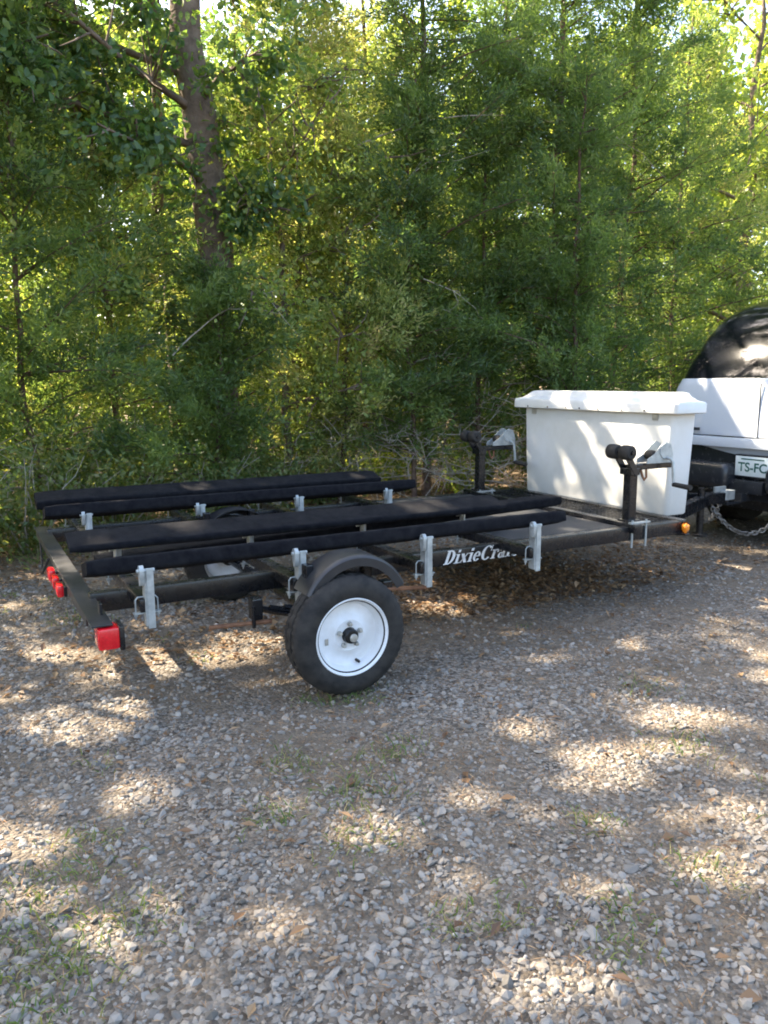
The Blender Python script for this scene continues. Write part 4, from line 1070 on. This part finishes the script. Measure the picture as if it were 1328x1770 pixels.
def gravel():
    protos = [stone_proto(s, 1) for s in range(40, 52)]      # 20 faces each
    Vs, Fs, Rs, off = [], [], [], 0
    for (n, r0, r1, med, lo, hi, seed) in ((29000, 0.9, 3.4, 0.0085, 0.004, 0.022, 61), (20000, 3.0, 6.0, 0.0105, 0.006, 0.022, 62), (5000, 5.5, 9.0, 0.013, 0.009, 0.024, 63)):
        x, y, r, rs = scatter(n, r0, r1, seed)
        dens = NZ(x + 31, y + 12, 1.1, 3)
        keep = (rs.rand(n) < np.clip((dens - 0.28) * 3.2, 0.32, 1)) & (y < 6.2 + 0.8 * NZ2(x, y, 1.0, 2))
        x, y = x[keep], y[keep]; k = len(x)
        size = np.clip(med * np.exp(rs.randn(k) * 0.45), lo, hi)
        rm = rot_mats(rs, k, 0.35); z = ground_z(x, y) + size * 0.05
        which = rs.randint(0, len(protos), k); rv = np.clip(rs.beta(2, 2.2, k), 0, 1)
        for w, (V, F) in enumerate(protos):
            i = np.where(which == w)[0]
            if not len(i): continue
            P = np.einsum('nij,vj->nvi', rm[i], V) * size[i, None, None] + np.stack([x[i], y[i], z[i]], -1)[:, None, :]
            Vs.append(P.reshape(-1, 3))
            Fs.append((F[None] + (np.arange(len(i)) * len(V))[:, None, None]).reshape(-1, 3) + off); off += len(i) * len(V)
            Rs.append(np.repeat(rv[i], len(F)))
    g = mesh_np('gravel', np.concatenate(Vs), np.concatenate(Fs), 'stone', None, np.concatenate(Rs))
    tag(g, 'loose grey crushed stone spread over the drive', 'gravel', kind='stuff')
    # the largest stones in the foreground, one object each
    pm = []
    for s in range(70, 82):
        V, F = stone_proto(s, 2)
        for tone in (0.25, 0.5, 0.85):
            o = mesh_np('stone', V, F, 'stone', None, np.full(len(F), tone)); pm.append(o.data); bpy.data.objects.remove(o)
    x, y, r, rs = scatter(900, 1.2, 3.6, 91, 0.62)
    dens = NZ(x + 31, y + 12, 1.1, 3)
    idx = np.where(rs.rand(900) < np.clip((dens - 0.3) * 3, 0.1, 1))[0][:300]
    for i in idx:
        o = bpy.data.objects.new('stone', pm[rs.randint(len(pm))]); C.objects.link(o)
        s = 0.013 + 0.013 * rs.rand() ** 2
        o.scale = (s, s, s); o.location = (x[i], y[i], float(ground_z(x[i], y[i])) + s * 0.10)
        o.rotation_euler = (rs.randn() * 0.3, rs.randn() * 0.3, rs.rand() * 6.28); o.parent = GROUND
gravel()

# dead leaves and needles on the ground
def litter():
    rs = np.random.RandomState(77)
    parts = []
    for (n, cx_, cy_, sx_, sy_) in ((9000, 3.1, 4.0, 0.8, 0.6), (3000, 3.4, 4.0, 1.1, 0.8), (9000, 3.0, 7.8, 3.5, 1.0), (2500, 1.2, 3.6, 1.6, 1.4), (1600, 1.5, 1.9, 1.2, 0.8), (16000, 1.8, 2.4, 1.5, 1.2), (6000, 6.0, 8.5, 3.5, 2.0), (2500, 0.3, 6.2, 1.0, 0.4)):
        parts.append(np.stack([cx_ + rs.randn(n) * sx_, cy_ + rs.randn(n) * sy_], 1))
    p = np.concatenate(parts); n = len(p)
    z = ground_z(p[:, 0], p[:, 1]) + 0.006 + rs.rand(n) * 0.016
    d = np.stack([rs.randn(n), rs.randn(n), rs.randn(n) * 0.22], 1)
    small = rs.rand(n) < np.where(p[:, 1] < 3.6, 0.985, 0.6)
    ln = np.where(small, rs.uniform(0.018, 0.04, n), rs.uniform(0.03, 0.06, n)); wd = np.where(small, 0.0032, 0.022) * rs.uniform(0.7, 1.3, n)
    # lay them nearly flat
    dirs = d / np.linalg.norm(d, axis=1, keepdims=True)
    sd = np.cross(dirs, np.array([[0, 0, 1.0]])); sd /= np.linalg.norm(sd, axis=1, keepdims=True); sd[:, 2] += rs.randn(n) * 0.3
    P = np.stack([p[:, 0], p[:, 1], z], 1); L = ln[:, None]; W = wd[:, None]
    mid = P + dirs * L * 0.5 + np.array([0, 0, 1.0]) * W * 0.25
    V = np.stack([P, mid + sd * W * 0.5, P + dirs * L, mid - sd * W * 0.5], 1).reshape(-1, 3)
    o = mesh_np('leaf_litter', V, np.arange(n * 4).reshape(n, 4), 'dry_leaf', None, rs.rand(n))
    tag(o, 'brown dead leaves and needles scattered over the gravel and woodland floor', 'leaf litter', kind='stuff')
litter()

# thin tufts of grass and weeds
def grass():
    rs = np.random.RandomState(88)
    spots = [(1.07,2.15,.10,150),(0.96,2.45,.08,120),(0.04,1.88,.16,420),(0.17,2.16,.10,160),(0.76,2.16,.08,90),(0.31,1.89,.06,80),(2.25,1.88,.09,100),(1.62,1.66,.06,70),(1.26,2.37,.06,60),(1.41,2.87,.07,110),(1.29,2.94,.07,70),(0.51,4.66,.12,140),(2.56,2.34,.08,70),(0.24,2.31,.06,70),(0.93,1.90,.09,110),(1.27,1.22,.05,60),(1.72,1.34,.08,90),(1.36,2.37,.06,60),(1.38,1.30,.05,60),(1.10,1.46,.06,60),(1.00,1.49,.05,60),(0.05,1.72,.12,260)]
    for i in range(22):
        spots.append((rs.uniform(-0.8, 4.5), rs.uniform(1.0, 5.5), rs.uniform(.03, .08), rs.randint(8, 30)))
    for i in range(70):
        spots.append((rs.uniform(-1, 8), rs.uniform(6.2, 7.6), rs.uniform(.08, .2), rs.randint(30, 90)))
    B, D, Ln = [], [], []
    for x, y, sp, n in spots:
        n = max(4, int(n * (0.9 if y < 5.8 else 1.0))); sp = sp * 0.8
        px = x + rs.randn(n) * sp; py = y + rs.randn(n) * sp
        B.append(np.stack([px, py, ground_z(px, py)], 1)); D.append(np.stack([rs.randn(n) * 0.55, rs.randn(n) * 0.55, np.full(n, 0.9)], 1))
        Ln.append(rs.uniform(0.012, 0.048, n) * (1.0 if y < 6 else 3.2))
    B = np.concatenate(B); D = np.concatenate(D); Ln = np.concatenate(Ln)[:, None]; n = len(B)
    D /= np.linalg.norm(D, axis=1, keepdims=True)
    sd = np.cross(D, rs.randn(n, 3)); sd /= np.linalg.norm(sd, axis=1, keepdims=True)
    w = 0.0017 * (1 + Ln * 6)
    bend = np.stack([D[:, 0], D[:, 1], np.zeros(n) - 0.25], 1) * Ln * 0.5
    m1 = B + D * Ln * 0.55; tip = B + D * Ln + bend
    V = np.stack([B - sd * w, B + sd * w, m1 + sd * w * 0.8, m1 - sd * w * 0.8, tip], 1).reshape(-1, 3)
    q = np.arange(n)[:, None] * 5
    F = np.concatenate([q + np.array([[0, 1, 2]]), q + np.array([[0, 2, 3]]), q + np.array([[3, 2, 4]])])
    o = mesh_np('grass', V, F, 'grass_blade', None, np.tile(rs.rand(n), 3))
    tag(o, 'sparse green grass and weeds growing through the gravel', 'grass', kind='stuff')
grass()

# leaves, twigs and boughs are too many and too small to pick apart: each crown is one mass of its tree
for o in bpy.data.objects:
    if o.parent and o.name.split('.')[0] in ('crown', 'foliage', 'branches', 'dead_twigs', 'limbs', 'stems'):
        o['kind'] = 'stuff'
